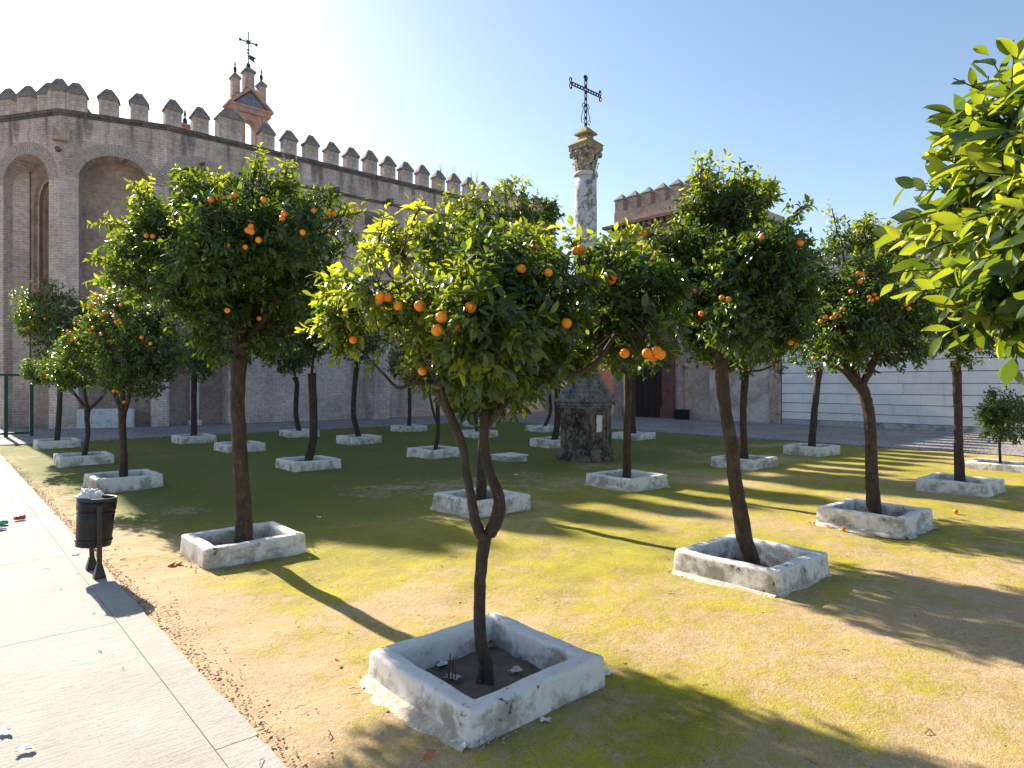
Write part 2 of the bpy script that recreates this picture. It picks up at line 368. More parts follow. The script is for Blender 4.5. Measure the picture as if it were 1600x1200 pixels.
def bark_mat():
    t = NT('orange_tree_bark'); co = t.coord()
    n = t.noise(t.mapping(co, (1, 1, 0.3)), 22, 7, 0.65); n2 = t.noise(co, 5, 6, 0.65); n3 = t.noise(co, 38, 4, 0.6)
    col = t.mix(t.ramp(n, [(0.3, 0.0), (0.7, 1.0)]), (0.028,0.020,0.016), (0.080,0.055,0.041))
    col = t.mix(t.math('MULTIPLY', t.ramp(n2, [(0.52, 0.0), (0.7, 1.0)]), 0.6), col, (0.105,0.092,0.076))
    col = t.mix(t.math('MULTIPLY', t.ramp(n3, [(0.66, 0.0), (0.72, 1.0)]), 0.5), col, (0.40,0.39,0.36))
    nb = t.bump(n, 0.9, 0.02); nb = t.bump(n2, 0.6, 0.03, nb)
    return t.done(col, nb, 0.85)
M['bark'] = bark_mat()
def leaf_mat():
    t = NT('orange_leaf')
    at = t.n('Attribute', attribute_name='tint'); sep = t.n('SeparateColor'); t.l(at.outputs['Color'], sep.inputs[0])
    rnd, young = sep.outputs[0], sep.outputs[1]
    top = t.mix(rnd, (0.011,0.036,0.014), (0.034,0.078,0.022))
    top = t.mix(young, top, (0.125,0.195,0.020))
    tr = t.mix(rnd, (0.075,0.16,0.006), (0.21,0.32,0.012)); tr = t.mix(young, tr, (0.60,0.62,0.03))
    t.l(top, t.b.inputs['Base Color']); t.b.inputs['Roughness'].default_value = 0.30; t.b.inputs['Specular IOR Level'].default_value = 0.6
    tl = t.n('BsdfTranslucent'); t.l(tr, tl.inputs['Color'])
    mx = t.n('MixShader'); t.l(t.math('ADD', 0.36, t.math('MULTIPLY', young, 0.26)), mx.inputs[0])
    t.l(t.b.outputs[0], mx.inputs[1]); t.l(tl.outputs[0], mx.inputs[2]); t.l(mx.outputs[0], t.out.inputs['Surface'])
    return t.m
M['leaf'] = leaf_mat()
def orange_mat():
    t = NT('orange_peel'); co = t.coord(); n = t.noise(co, 60, 3); r = t.n('ObjectInfo').outputs['Random']
    col = t.mix(r, (0.84,0.20,0.004), (0.88,0.31,0.010))
    t.b.inputs['Specular IOR Level'].default_value = 0.4
    t.b.inputs['Subsurface Weight'].default_value = 0.04; t.b.inputs['Subsurface Radius'].default_value = (0.02,0.008,0.002)
    return t.done(col, t.bump(n, 0.25, 0.002), 0.45)
M['orange'] = orange_mat()
M['dry_leaf'] = flat_mat('dry_leaf', (0.20,0.12,0.06), 0.8, 0, 0.6, 3.0)
M['pebble'] = flat_mat('pebble', (0.34,0.28,0.22), 0.9, 0, 0.5, 4.0)
M['twig'] = flat_mat('twig', (0.14,0.09,0.06), 0.9)
M['bin_metal'] = flat_mat('dark_grey_bin_metal', (0.020,0.020,0.023), 0.42, 0.3)
M['bin_post'] = flat_mat('brown_grey_post', (0.045,0.040,0.038), 0.5, 0.3)
M['bag_white'] = flat_mat('white_plastic_bag', (0.75,0.75,0.76), 0.35, 0, 0.1)
M['bag_black'] = flat_mat('black_bin_liner', (0.010,0.010,0.012), 0.3)
M['red_cup'] = flat_mat('red_plastic', (0.62,0.06,0.06), 0.4)
M['green_bag'] = flat_mat('green_plastic', (0.03,0.38,0.24), 0.35)
# ------------------------------------------------------------------ ground
g = MB(); g.add([(-1500,-1500,-0.12),(1500,-1500,-0.12),(1500,1500,-0.12),(-1500,1500,-0.12)], [(0,1,2,3)])
tag(g.build('ground', M['earth']), kind='structure')
def gp(u, v, z=.23): Y = F*(CAMH-z)/(v-CY); return ((u-CX)*Y/F, Y)
PL = {'T1':(760,1027),'T2':(380,832),'T3':(1173,862),'T4':(1366,794),'T5':(752,772),'T6':(193,741),'T7':(131,710),'T8':(89,687),'T9':(482,717),'T10':(375,692),'T11':(303,680),
      'T12':(468,672),'T13':(561,681),'T14':(639,665),'T15':(680,700),'T16':(746,673),'T16b':(748,658),'T18':(850,665),'T19':(866,685),'T20':(990,676),'T21':(979,741),'T22':(1163,714),
      'T23':(1268,696),'T24':(1500,748)}
POS = {k: gp(*v) for k, v in PL.items()}
POS['T25'] = gp(1563, 722, .15); POS['T26'] = ab(-0.75, 2.72); POS['T1'] = (-0.18, 4.36)
PIT = [POS[k] for k in POS if k not in ('T25',)]
def moss_ground():
    bs = np.concatenate([np.arange(1.33, 9, 0.09), np.arange(9, 22.36, 0.2)]); as_ = np.concatenate([np.arange(-7, 8, 0.09), np.arange(8, 26.75, 0.22)])
    B, A = np.meshgrid(bs, as_); Z = np.zeros_like(B)
    r = np.random.default_rng(3)
    for k, amp in ((0.7, .010), (1.5, .007), (3.3, .005), (7.0, .0035), (14.0, .0025)):
        for _ in range(5):
            th = r.uniform(0, 6.28); Z += amp * .6 * np.sin(k * (B*np.cos(th) + A*np.sin(th)) * r.uniform(.8, 1.3) + r.uniform(0, 6.28))
    Z = np.clip(Z, -0.028, 0.022)
    Z = np.where(B < 1.5, Z * .5 - 0.008, Z)
    for (x_, y_) in PIT:
        pb = x_*E2[0]+y_*E2[1]; pa = x_*E1[0]+y_*E1[1]
        Z = np.where((np.abs(B-pb) < .50) & (np.abs(A-pa) < .50), -0.10, Z)
    V = np.stack([B, A, Z], -1).reshape(-1, 3); nb = len(bs); na = len(as_)
    i = (np.arange(na-1)[:, None]*nb + np.arange(nb-1)[None]).ravel()
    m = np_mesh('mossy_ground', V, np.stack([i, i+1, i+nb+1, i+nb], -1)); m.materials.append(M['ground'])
    m.polygons.foreach_set('use_smooth', [True]*len(m.polygons))
    o = obj_from(m, 'mossy_ground', None, rz=TH); tag(o, kind='structure')
moss_ground()
pv = MB(); pv.box(-40, 70, 26.74, 70, -0.1, 0.03); pv.box(22.34, 70, -25, 26.736, -0.1, 0.03)
tag(pv.build('cobbled_pavement', M['cobble'], rz=TH), kind='structure')
path = MB().box(-12, 1.352, -8, 26.73, -0.1, 0.0105).build('path', M['path_bed'], rz=TH); tag(path, kind='structure')
r0 = random.Random(4)
for (b0, b1), off in (((1.134, 1.36), 0.9), ((-1.55, 1.129), 0.63), ((-4.3, -1.555), 2.0), ((-9.0, -4.32), 0.2)):
    L = 2.8
    for k in range(-3, 10):
        a0 = off + k * L; a1 = min(a0 + L - 0.005, 26.72)
        if a1 - a0 < 0.3: continue
        m = MB(); nseg = 14
        # slab with a slightly ragged outer edge
        e = [b1 + (r0.uniform(-0.012, 0.012) if b1 > 1.2 else 0) for _ in range(nseg + 1)]
        z = 0.017 + r0.uniform(-0.0015, 0.0015)
        poly = [(b0, a0), (b0, a1)] + [(e[j], a0 + (a1-a0)*(1-j/nseg)) for j in range(nseg+1)]
        poly = poly[::-1]
        m.prism(poly, -0.06, z)
        m.build('slab', M['path'], path)

# ------------------------------------------------------------------ church
WA, HW = 33.3, 13.9                      # wall plane and cornice height
church = empty('church', (0, 0, 0), TH)
tag(church, 'long battlemented brick church with blind arches and polygonal apse', 'church')
def arch_pts(x0, x1, zs, rise, n=16):
    c = (x0+x1)/2; w = (x1-x0)/2; pts = []
    for i in range(n+1):
        t = math.pi * (1 - i/n); pts.append((c + w*math.cos(t), zs + rise*math.sin(t)**0.92 if 0 < i < n else zs))
    return pts
def facet(origin, ang, L, H, arches, depth=1.0, th=1.15):
    """brick wall, local x along it, y into the wall; arches = (x0, x1, spring, rise, window?)"""
    root = church
    loc = (origin[0], origin[1], 0)
    m = MB(); nm = MB()
    xs = 0.0
    for (x0, x1, zs, rise, win) in arches:
        m.box(xs, x0, 0, th, 0, H)
        P = arch_pts(x0, x1, zs, rise)
        for (xa, za), (xb, zb) in zip(P, P[1:]):
            m.add([(xa,0,za),(xb,0,zb),(xb,0,H),(xa,0,H)], [(0,1,2,3)])
            m.add([(xa,0,za),(xa,depth,za),(xb,depth,zb),(xb,0,zb)], [(0,1,2,3)])
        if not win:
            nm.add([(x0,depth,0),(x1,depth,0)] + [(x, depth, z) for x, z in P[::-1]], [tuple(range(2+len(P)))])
        else:
            # pointed window opening in the niche back, splayed in steps
            cw = (x0+x1)/2; w = 0.78; zb, zs2, zt = 5.6, zs - 0.75, zs + 0.55
            def gothic(w, zt, n=8):
                q = [(cw-w, zs2)]
                for i in range(1, n): f = i/n; q.append((cw - w*math.cos(f*math.pi/2)**0.9, zs2 + (zt-zs2)*math.sin(f*math.pi/2)**0.95))
                q.append((cw, zt)); return q + [(2*cw-x, z) for x, z in q[-2::-1]]
            G = gothic(w, zt)
            nm.add([(x0,depth,0),(x1,depth,0),(x1,depth,zb),(x0,depth,zb)], [(0,1,2,3)])
            nm.add([(x0,depth,zb),(cw-w,depth,zb),(cw-w,depth,zs2),(x0,depth,zs2)], [(0,1,2,3)])
            nm.add([(cw+w,depth,zb),(x1,depth,zb),(x1,depth,zs2),(cw+w,depth,zs2)], [(0,1,2,3)])
            top = [(x0, zs2)] + P + [(x1, zs2)]
            half = len(P)//2
            left = [(x0,zs2)] + P[:half+1]; right = P[half:] + [(x1,zs2)]
            gl = G[:len(G)//2+1]; gr = G[len(G)//2:]
            nm.add([(x,depth,z) for x,z in gl] + [(x,depth,z) for x,z in left[::-1]], [tuple(range(len(gl)+len(left)))])
            nm.add([(x,depth,z) for x,z in gr] + [(x,depth,z) for x,z in right[::-1]], [tuple(range(len(gr)+len(right)))])
            wd = depth; win_o = None
            for k in range(4):
                ww = w - 0.13*k; tt = zt - 0.13*k
                fr = MB(); A_ = [(cw-ww, zb)] + gothic(ww, tt) + [(cw+ww, zb)]
                w2 = ww - 0.13; B_ = [(cw-w2, zb)] + gothic(w2, tt-0.13) + [(cw+w2, zb)]
                d0 = wd + 0.17*k; d1 = d0 + 0.17
                for i in range(len(A_)-1):
                    (xa,za),(xb,zb_) = A_[i], A_[i+1]; (xc,zc),(xd,zd) = B_[i+1], B_[i]
                    fr.add([(xa,d0,za),(xb,d0,zb_),(xb,d1,zb_),(xa,d1,za)], [(0,1,2,3)])
                    fr.add([(xa,d1,za),(xb,d1,zb_),(xc,d1,zc),(xd,d1,zd)], [(0,1,2,3)])
                o = fr.build('window_jamb' if k else 'window', M['jamb'] if k % 2 == 0 else M['jamb_dark'], church if k == 0 else win_o)
                if k == 0: win_o = o; o.location = loc; o.rotation_euler = (0,0,ang)
            gl_ = MB().box(cw-w, cw+w, wd+0.68, wd+0.70, zb, zt); gl_.build('pane', M['glass'], win_o)
            sl = MB(); sl.add([(cw-w,wd,zb),(cw+w,wd,zb),(cw+w,wd+0.7,zb+0.35),(cw-w,wd+0.7,zb+0.35)], [(0,1,2,3)]); sl.build('sill', M['jamb'], win_o)
        # ring of brick voussoirs standing a little proud
        vo = MB(); cx = (x0+x1)/2; n = 40
        for i in range(n):
            t0 = math.pi*(1-(i+0.08)/n); t1 = math.pi*(1-(i+0.92)/n); w = (x1-x0)/2
            def pt(t, d): return (cx+(w+d)*math.cos(t), zs+(rise+d)*math.sin(t))
            q = [pt(t0, 0.0), pt(t1, 0.0), pt(t1, 0.52), pt(t0, 0.52)]
            vo.prism_y(q, -0.022, 0.05)
        o = vo.build('voussoir_ring', M['brick_v'], church); o.location = loc; o.rotation_euler = (0,0,ang); tag(o, kind='stuff')
        xs = x1
    m.box(xs, L, 0, th, 0, H)
    o = m.build('wall', M['brick'], church); o.location = loc; o.rotation_euler = (0,0,ang)
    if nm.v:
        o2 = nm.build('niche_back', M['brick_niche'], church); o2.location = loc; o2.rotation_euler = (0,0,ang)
    cz = MB(); cz.box(-0.05, L+0.03, -0.10, 0.55, H+0.003, H+0.16); cz.box(-0.03, L+0.01, -0.055, 0.5, H-0.10, H+0.001)
    o3 = cz.build('cornice', M['cornice'], church); o3.location = loc; o3.rotation_euler = (0,0,ang)
    return loc, ang
M['brick_v'] = stone_mat('voussoir_brick', (0.43,0.36,0.325), (0.28,0.23,0.21), (0.54,0.48,0.45), 9.0)
# footprint corners in (b, a)
P2 = (8.04, WA); P1 = (4.05, 34.5); P0 = (2.10, 37.38)
angF2 = math.atan2(P2[1]-P1[1], P2[0]-P1[0]); LF2 = math.hypot(P2[0]-P1[0], P2[1]-P1[1])
angF1 = math.atan2(P1[1]-P0[1], P1[0]-P0[0]); LF1 = math.hypot(P1[0]-P0[0], P1[1]-P0[1])
NAVE_END = 33.8
facet(P0, angF1, LF1, HW, [(0.32, 2.90, 11.0, 1.25, True)])
facet(P1, angF2, LF2, HW, [(0.72, 3.52, 11.15, 1.15, False)])
facet(P2, 0.0, NAVE_END - P2[0], HW, [(0.10, 2.75, 11.2, 1.2, False)])
facet((2.5, 45.0), math.atan2(37.38-45.0, 2.10-2.5), math.hypot(.4, 7.62), HW, [])
# solid body behind the facings
MB().prism([(P0[0]+0.9, P0[1]+0.9), (P1[0]+1.45, P1[1]+2.2), (P2[0]+0.5, WA+2.2), (NAVE_END-0.02, WA+2.2), (NAVE_END-0.02, 50), (P0[0]+1.6, 50)], 0, HW-0.3).build('nave_body', M['brick'], church)
MB().box(NAVE_END-1.1, NAVE_END-0.01, WA+1.16, 50, 0, HW-0.02).build('end_wall', M['brick'], church)
# merlons with stepped caps
def merlon_mesh(w=0.72, d=0.48, h=0.78):
    m = MB().box(-w/2, w/2, -d/2, d/2, 0, h).mesh('merlon'); m.materials.append(M['brick'])
    c = MB(); W, D = w/2+0.06, d/2+0.06
    w1, d1 = w*0.17, d*0.13
    c.add([(-W,-D,h+.002),(W,-D,h+.002),(W,D,h+.002),(-W,D,h+.002),(-W,-D,h+0.09),(W,-D,h+0.09),(W,D,h+0.09),(-W,D,h+0.09),
           (-w1,-d1,h+0.60),(w1,-d1,h+0.60),(w1,d1,h+0.60),(-w1,d1,h+0.60)],
          [(3,2,1,0),(0,1,5,4),(1,2,6,5),(2,3,7,6),(3,0,4,7),(4,5,9,8),(5,6,10,9),(6,7,11,10),(7,4,8,11),(8,9,10,11)])
    cm = c.mesh('merlon_cap'); cm.materials.append(M['cap']); return m, cm
MER = merlon_mesh(); MERB = merlon_mesh(1.05, 0.7, 1.05)
rm = random.Random(12)
def merlon(b, a, ang, z=HW+0.155, kind=MER, parent=church):
    o = obj_from(kind[0], 'merlon', parent, (b, a, z), ang + rm.uniform(-0.03, 0.03)); s = rm.uniform(0.95, 1.05); o.scale = (s, 1, rm.uniform(0.94, 1.05))
    obj_from(kind[1], 'merlon_cap', o, (rm.uniform(-.015,.015), 0, 0))
k = 0; b = 12.75
while b < NAVE_END - 0.2: merlon(b, WA+0.22, 0); b += 1.2
for b, kd in ((8.35, MER), (9.55, MER), (10.9, MERB)): merlon(b, WA+0.24, 0, kind=kd)
nx, ny = -math.sin(angF2), math.cos(angF2)
for t in (0.62, 1.85, 3.05): merlon(P1[0]+t*math.cos(angF2)+nx*0.22, P1[1]+t*math.sin(angF2)+ny*0.22, angF2)
merlon(P1[0]+0.05, P1[1]+0.28, (angF1+angF2)/2)
nx, ny = -math.sin(angF1), math.cos(angF1)
for t in (0.35, 1.5, 2.65): merlon(P0[0]+t*math.cos(angF1)+nx*0.22, P0[1]+t*math.sin(angF1)+ny*0.22, angF1)
# rear parapet of the apse, a little higher
rp = MB().box(3.2, 6.5, 38.6, 39.1, HW-0.5, HW+0.72).build('rear_parapet', M['brick_red'], church)
for b in (3.55, 4.6, 5.65): merlon(b, 38.85, 0, z=HW+0.70)
MB().box(7.0, 21.5, 38.4, 39.2, HW-0.5, HW+0.75).build('rear_parapet', M['brick_red'], church)
pin = MB(); pin.box(9.55, 10.05, 36.7, 37.2, HW+0.755, HW+1.55); pin.box(9.46, 10.14, 36.6, 37.3, HW+1.553, HW+1.68)
pin.build('brick_pinnacle', M['brick_red'], church)
MB().lathe([(0.05,HW+1.68),(0.12,HW+1.8),(0.10,HW+2.0),(0.03,HW+2.12),(0.07,HW+2.25),(0.01,HW+2.6)], 10, (9.8, 36.95)).build('finial', M['iron'], church)
# string course with drain spouts along the nave
stc = MB(); stc.box(11.6, NAVE_END, -0.09, 0.0-0.002, HW-1.42, HW-1.28); stc.build('string_course', M['cornice'], church, loc=(0, WA, 0))
for b in (16.4, 19.75):
    sp = MB(); sp.box(b-0.13, b+0.13, WA-0.55, WA-0.092, HW-1.36, HW-1.16); sp.build('drain_spout', M['cornice'], church)
for b, z in ((6.4, 12.1), (9.55, 12.55), (11.35, 12.5)):
    yy = WA + (P1[1]-WA)*max(0, (P2[0]-b)/(P2[0]-P1[0]))
    MB().tube([(b, yy-0.42, z-0.06), (b, yy-0.06, z)], 0.085, 8).build('drain_spout', M['cornice'], church)
MB().box(P1[0]-0.25, P1[0]+0.35, P1[1]-0.28, P1[1]+0.10, 12.65, 13.2).build('corner_corbel', M['brick_niche'], church)
MB().tube([(P1[0]-0.15, P1[1]-0.75, 12.1), (P1[0]-0.05, P1[1]-0.05, 12.25)], 0.11, 8).build('drain_spout', M['cornice'], church)
# buttresses with sloped heads
def buttress(b0, b1, proj, zt, parent=church):
    m = MB(); m.box(b0, b1, WA-proj, WA-0.003, 0, zt)
    m.build('buttress', M['brick'], parent)
    c = MB(); c.add([(b0-.05,WA-proj-.06,zt+.003),(b1+.05,WA-proj-.06,zt+.003),(b1+.05,WA-0.006,zt+.003),(b0-.05,WA-0.006,zt+.003),
                     (b0-.05,WA-proj-.06,zt+.10),(b1+.05,WA-proj-.06,zt+.10),(b1+.05,WA-0.006,zt+1.0),(b0-.05,WA-0.006,zt+1.0)],
                    [(3,2,1,0),(4,5,6,7),(0,1,5,4),(1,2,6,5),(2,3,7,6),(3,0,4,7)])
    c.build('buttress_cap', M['cap'], parent)
buttress(18.35, 19.35, 1.0, 10.9); buttress(26.4, 27.4, 1.0, 10.9); buttress(33.0, 33.8, 1.2, 11.0)
# dry weeds on the parapet
WEED = {23.7: 'leftmost dry weed on the church battlements above the crowns', 24.75: 'second dry weed from the left on the church battlements', 26.2: 'third dry weed from the left on the church battlements', 26.6: 'rightmost dry weed on the church battlements'}
for b in (23.7, 24.75, 26.2, 26.6):
    w = empty('parapet_weed', (*ab(WA+0.2, b), HW+1.40)); tag(w, WEED[b], 'weed', 'dry weeds on the battlements')
    m = MB(); rw = random.Random(int(b*10))
    for _ in range(3):
        p = [(0, 0, 0)]; d = Vector((rw.uniform(-.3, .3), rw.uniform(-.2, .2), 1))
        for j in range(4): p.append(tuple(Vector(p[-1]) + d*0.16 + Vector((rw.uniform(-.06,.06), rw.uniform(-.06,.06), 0))))
        m.tube(p, [0.016,0.014,0.011,0.009,0.005], 4)
    m.build('stalk', M['twig'], w)
# low masonry at the foot of the wall
m = MB(); m.box(-1.1, 1.1, -0.35, 0.35, 0, 0.85, 0.06)
o = m.build('masonry_block', M['bluewhite'], loc=(*ab(35.15-0.9, 5.8), 0.03), rz=TH+angF2); tag(o, 'low limewashed masonry block in the second church niche', 'block')
st = empty('stone_column', (*ab(WA+0.35, 9.35), 0.03), TH); tag(st, 'short pale stone column standing in the church niche', 'column')
MB().lathe([(0.20,0.22),(0.215,0.9),(0.205,1.9),(0.185,2.75)], 16).build('shaft', M['bluewhite'], st, True)
MB().box(-0.27, 0.27, -0.27, 0.27, 0, 0.22, 0.03).build('base', M['bluewhite'], st)
MB().lathe([(0.19,2.75),(0.22,2.78),(0.22,2.86),(0.19,2.89),(0.25,3.02),(0.25,3.1)], 16).build('capital', M['bluewhite'], st, True)
# reddish annex and white bench block at the far end of the church
ax = empty('brick_annex', (0,0,0), TH); tag(ax, 'red brick annex with white base at the far end of the church', 'annex')
MB().box(33.85, 46, 36.0, 44, 0.75, 5.2).build('wall', M['brick_red'], ax)
MB().box(33.83, 46, 35.97, 44, 0.03, 0.747).build('plinth', M['bluewhite'], ax)
MB().box(33.83, 46.1, 35.9, 44.1, 5.203, 5.42).build('coping', M['cap'], ax)

# ------------------------------------------------------------------ bell gable
BG = empty('bell_gable', (*ab(37.6, 13.3), -0.5), TH); BG.scale = (.86,.86,1); tag(BG, 'terracotta bell gable with pediment behind the church battlements', 'bell gable')
zb = 13.5
m = MB()
for x0, x1 in ((-1.12, -0.32), (0.32, 1.12)): m.box(x0, x1, -0.4, 0.4, zb, 17.75)
m.box(-1.7, 1.7, -0.5, 0.5, zb, 15.75)
Pp = arch_pts(-0.32, 0.32, 17.1, 0.32, 10)
for (xa,za),(xb,zb2) in zip(Pp, Pp[1:]):
    m.add([(xa,-.4,za),(xb,-.4,zb2),(xb,-.4,17.75),(xa,-.4,17.75)], [(0,1,2,3)])
    m.add([(xa,.4,za),(xb,.4,zb2),(xb,.4,17.75),(xa,.4,17.75)], [(3,2,1,0)])
    m.add([(xa,-.4,za),(xa,.4,za),(xb,.4,zb2),(xb,-.4,zb2)], [(0,1,2,3)])
m.build('wall', M['terracotta'], BG)
for x in (-0.95, 0.95): MB().box(x-0.16, x+0.16, -0.47, -0.403, 15.752, 17.75).build('pilaster', M['terracotta'], BG)
MB().box(-1.30, 1.30, -0.55, 0.55, 17.752, 18.02).build('entablature', M['terracotta'], BG)
pd = MB(); pd.prism_y([(-1.1,18.14),(1.1,18.14),(0,19.0)], -0.42, 0.4); pdo = pd.build('pediment', M['tile_blue'], BG)
rk = MB(); rk.box(-1.46, 1.46, -0.62, 0.62, 18.022, 18.14)
rk.prism_y([(-1.46,18.142),(-1.2,18.142),(0,19.06),(0,19.32)], -0.62, 0.62); rk.prism_y([(1.2,18.142),(1.46,18.142),(0.0,19.32),(0.0,19.06)], -0.62, 0.62)
rk.build('cornice', M['terracotta'], BG)
for x, z0, z1, w in ((-0.85, 18.6, 19.75, 0.24), (0.0, 19.2, 20.3, 0.30), (0.85, 18.6, 19.75, 0.24)):
    p = MB(); p.box(x-w, x+w, -w, w, z0, z1-0.15); po = p.build('pinnacle', M['brick_far'], BG)
    c = MB(); c.box(x-w*1.3, x+w*1.3, -w*1.3, w*1.3, z1-0.147, z1-0.06)
    c.add([(x-w*1.3,-w*1.3,z1-.058),(x+w*1.3,-w*1.3,z1-.058),(x+w*1.3,w*1.3,z1-.058),(x-w*1.3,w*1.3,z1-.058),(x,0,z1+0.28)], [(0,1,4),(1,2,4),(2,3,4),(3,0,4),(3,2,1,0)])
    c.build('pinnacle_cap', M['cap'], po)
    if x: MB().lathe([(0.05,z1+.2),(0.10,z1+.34),(0.11,z1+.46),(0.03,z1+.6),(0.06,z1+.68),(0.01,z1+.95)], 10, (x, 0)).build('finial', M['iron'], po)
vn = MB(); z0 = 0.0
vn.lathe([(0.06,z0),(0.17,z0+.12),(0.15,z0+.28),(0.04,z0+.42)], 12)
vn.tube([(0,0,z0+.4),(0,0,z0+2.6)], 0.04, 6)
vn.box(-0.62, 0.62, -0.03, 0.03, z0+1.83, z0+1.91)
vn.tube([(-0.28,0,z0+1.6),(0.28,0,z0+2.14)], 0.025, 5); vn.tube([(0.28,0,z0+1.6),(-0.28,0,z0+2.14)], 0.025, 5)
vn.lathe([(0.02,z0+1.72),(0.16,z0+1.80),(0.16,z0+1.94),(0.02,z0+2.02)], 10)
for x in (-0.62, 0.62):
    vn.lathe([(0.02,z0+1.75),(0.10,z0+1.83),(0.10,z0+1.92),(0.02,z0+2.0)], 8, (x, 0))
for z in (1.05, 1.28): vn.lathe([(0.03,z0+z),(0.14,z0+z+.04),(0.03,z0+z+.10)], 8)
wv = vn.build('weather_vane', M['vane'], BG, loc=(0, 0, 20.45)); wv.scale = (.86, .86, .80)
fl = MB(); fl.prism_y([(0.05,z0+.70),(0.55,z0+.52),(0.42,z0+.74),(0.62,z0+.92),(0.05,z0+1.0)], -0.02, 0.02)
fl.tube([(-0.75,0,z0+.98),(0.05,0,z0+.86)], 0.018, 5)
fl.build('pennant', M['vane'], wv)

# ------------------------------------------------------------------ far buildings along the right side
WB = 31.6
fb = empty('battlemented_building', (0,0,-.25), TH); tag(fb, 'distant battlemented brick building with bracketed cornice and dark doorway', 'building')
aL, aR = 26.1, 19.4
m = MB(); m.box(WB, WB+9, aR, aL, 0.02, 11.4)
m.build('wall', M['brick_far'], fb)
m = MB(); m.box(WB+0.06, WB+8.9, aR+0.05, aL-0.02, 12.03, 13.0-0.1); m.build('parapet', M['brick_far'], fb)
m = MB(); m.box(WB-0.50, WB+9.3, aR-0.1, aL+0.50, 11.86, 12.027); m.box(WB-0.22, WB+9.2, aR-0.05, aL+0.22, 11.403, 11.56); m.box(WB-0.05, WB+9.1, aR, aL+0.05, 11.562, 11.857)
m.build('cornice', M['brick_dk'] if 'brick_dk' in M else M['jamb_dark'], fb)
mo = MB().box(-0.19, 0, -0.10, 0.10, 0, 0.27).mesh('bracket'); mo.materials.append(M['terracotta'])
mo2 = MB().box(-0.38, -0.055, -0.10, 0.10, 0, 0.29).mesh('bracket'); mo2.materials.append(M['jamb_dark'])
a = aL - 0.05
while a > aR: obj_from(mo2, 'bracket', fb, (WB, a, 11.564)); a -= 0.42
def far_merlon():
    m = MB().box(-.31,.31,-.31,.31,0,.72).mesh('merlon'); m.materials.append(M['brick_far'])
    c = MB(); c.box(-.36,.36,-.36,.36,.722,.79); c.add([(-.36,-.36,.792),(.36,-.36,.792),(.36,.36,.792),(-.36,.36,.792),(0,0,1.2)], [(0,1,4),(1,2,4),(2,3,4),(3,0,4),(3,2,1,0)])
    cm = c.mesh('merlon_cap'); cm.materials.append(M['cap']); return m, cm
FM = far_merlon()
a = aL - 0.36
while a > aR + 0.2:
    o = obj_from(FM[0], 'merlon', fb, (WB+0.40, a, 12.903)); obj_from(FM[1], 'merlon_cap', o); a -= 1.02
for k in range(1, 8):
    o = obj_from(FM[0], 'merlon', fb, (WB+0.40+1.05*k, aL-0.36, 12.903)); obj_from(FM[1], 'merlon_cap', o)
dr = MB(); dr.box(WB-0.05, WB-0.004, 22.35, 24.35, 0.32, 3.7); do = dr.build('door', M['wood_door'], fb)
for y in (22.9, 23.35, 23.85): MB().box(WB-0.075, WB-0.053, y-0.02, y+0.02, 0.34, 3.6).build('door_strip', M['wood_door'], do)
for y0, y1 in ((21.55, 22.35), (24.35, 25.1)):
    MB().box(WB-0.20, WB-0.003, y0, y1, 0.9, 4.1).build('pilaster', M['red_paint'], fb)
    MB().box(WB-0.28, WB-0.003, y0-0.06, y1+0.06, 0.03, 0.897).build('pilaster_base', M['red_paint'], fb)
MB().box(WB-0.30, WB-0.003, 21.4, 25.25, 4.103, 4.75).build('lintel', M['red_paint'], fb)
MB().box(WB-0.27, WB-0.003, 22.42, 24.28, 0.03, 0.315).build('threshold', M['red_paint'], fb)

lb = empty('plastered_building', (0,0,0), TH); tag(lb, 'pale patchy plastered building beside the red doorway', 'building')
MB().box(WB+0.02, WB+8, 15.4, 19.395, 0.02, 8.7).build('wall', M['plaster'], lb)
MB().box(WB-0.04, WB+8, 20.4, 20.9, 0.02, 6.0).build('pilaster', M['jamb'], lb)
MB().box(WB-0.06, WB+0.017, 15.35, 15.95, 0.02, 8.6).build('pilaster', M['jamb'], lb)
MB().box(WB-0.2, WB+8.2, 15.3, 19.39, 8.703, 8.9).build('coping', M['cap'], lb)
bx = MB(); bx.box(-0.22, 0.22, -0.36, 0.36, 0, 0.52, 0.04); bo = empty('black_box', (*ab(20.75, WB-0.55), 0.03), TH); tag(bo, 'small black box at the foot of the plastered wall', 'box')
bx.build('body', M['black'], bo); MB().box(-0.25, 0.25, -0.39, 0.39, 0.522, 0.56).build('lid', M['green_metal'], bo)

ww = empty('white_panel_wall', (0,0,0), TH); tag(ww, 'tall white wall of long horizontal panels on the right', 'wall')
MB().box(WB+0.05, WB+0.6, -14, 15.34, 0.02, 7.6).build('core', M['joint'], ww)
rows = [0.26, 0.62, 1.07, 1.53, 2.02, 2.53, 3.05, 3.6, 4.16, 4.75, 5.35, 5.95, 6.55, 7.15, 7.62]
MB().box(WB-0.03, WB+0.047, -14, 15.33, 0.02, 0.255).build('wall_foot', M['panel_base'], ww)
rw = random.Random(5)
for i in range(len(rows)-1):
    aa = 15.32; off = rw.uniform(0, 2.5)
    a1 = aa
    while a1 > -13:
        L = 3.8 if a1 < aa else 3.8 - off
        a0 = max(a1 - L, -14)
        MB().box(WB-0.012+rw.uniform(-.006,.006), WB+0.047, a0+0.006, a1-0.004, rows[i]+0.022, rows[i+1]-0.012).build('panel', M['panel'], ww)
        a1 = a0
MB().box(WB-0.05, WB+0.7, -14, 15.36, 7.623, 7.75).build('coping', M['cap'], ww)
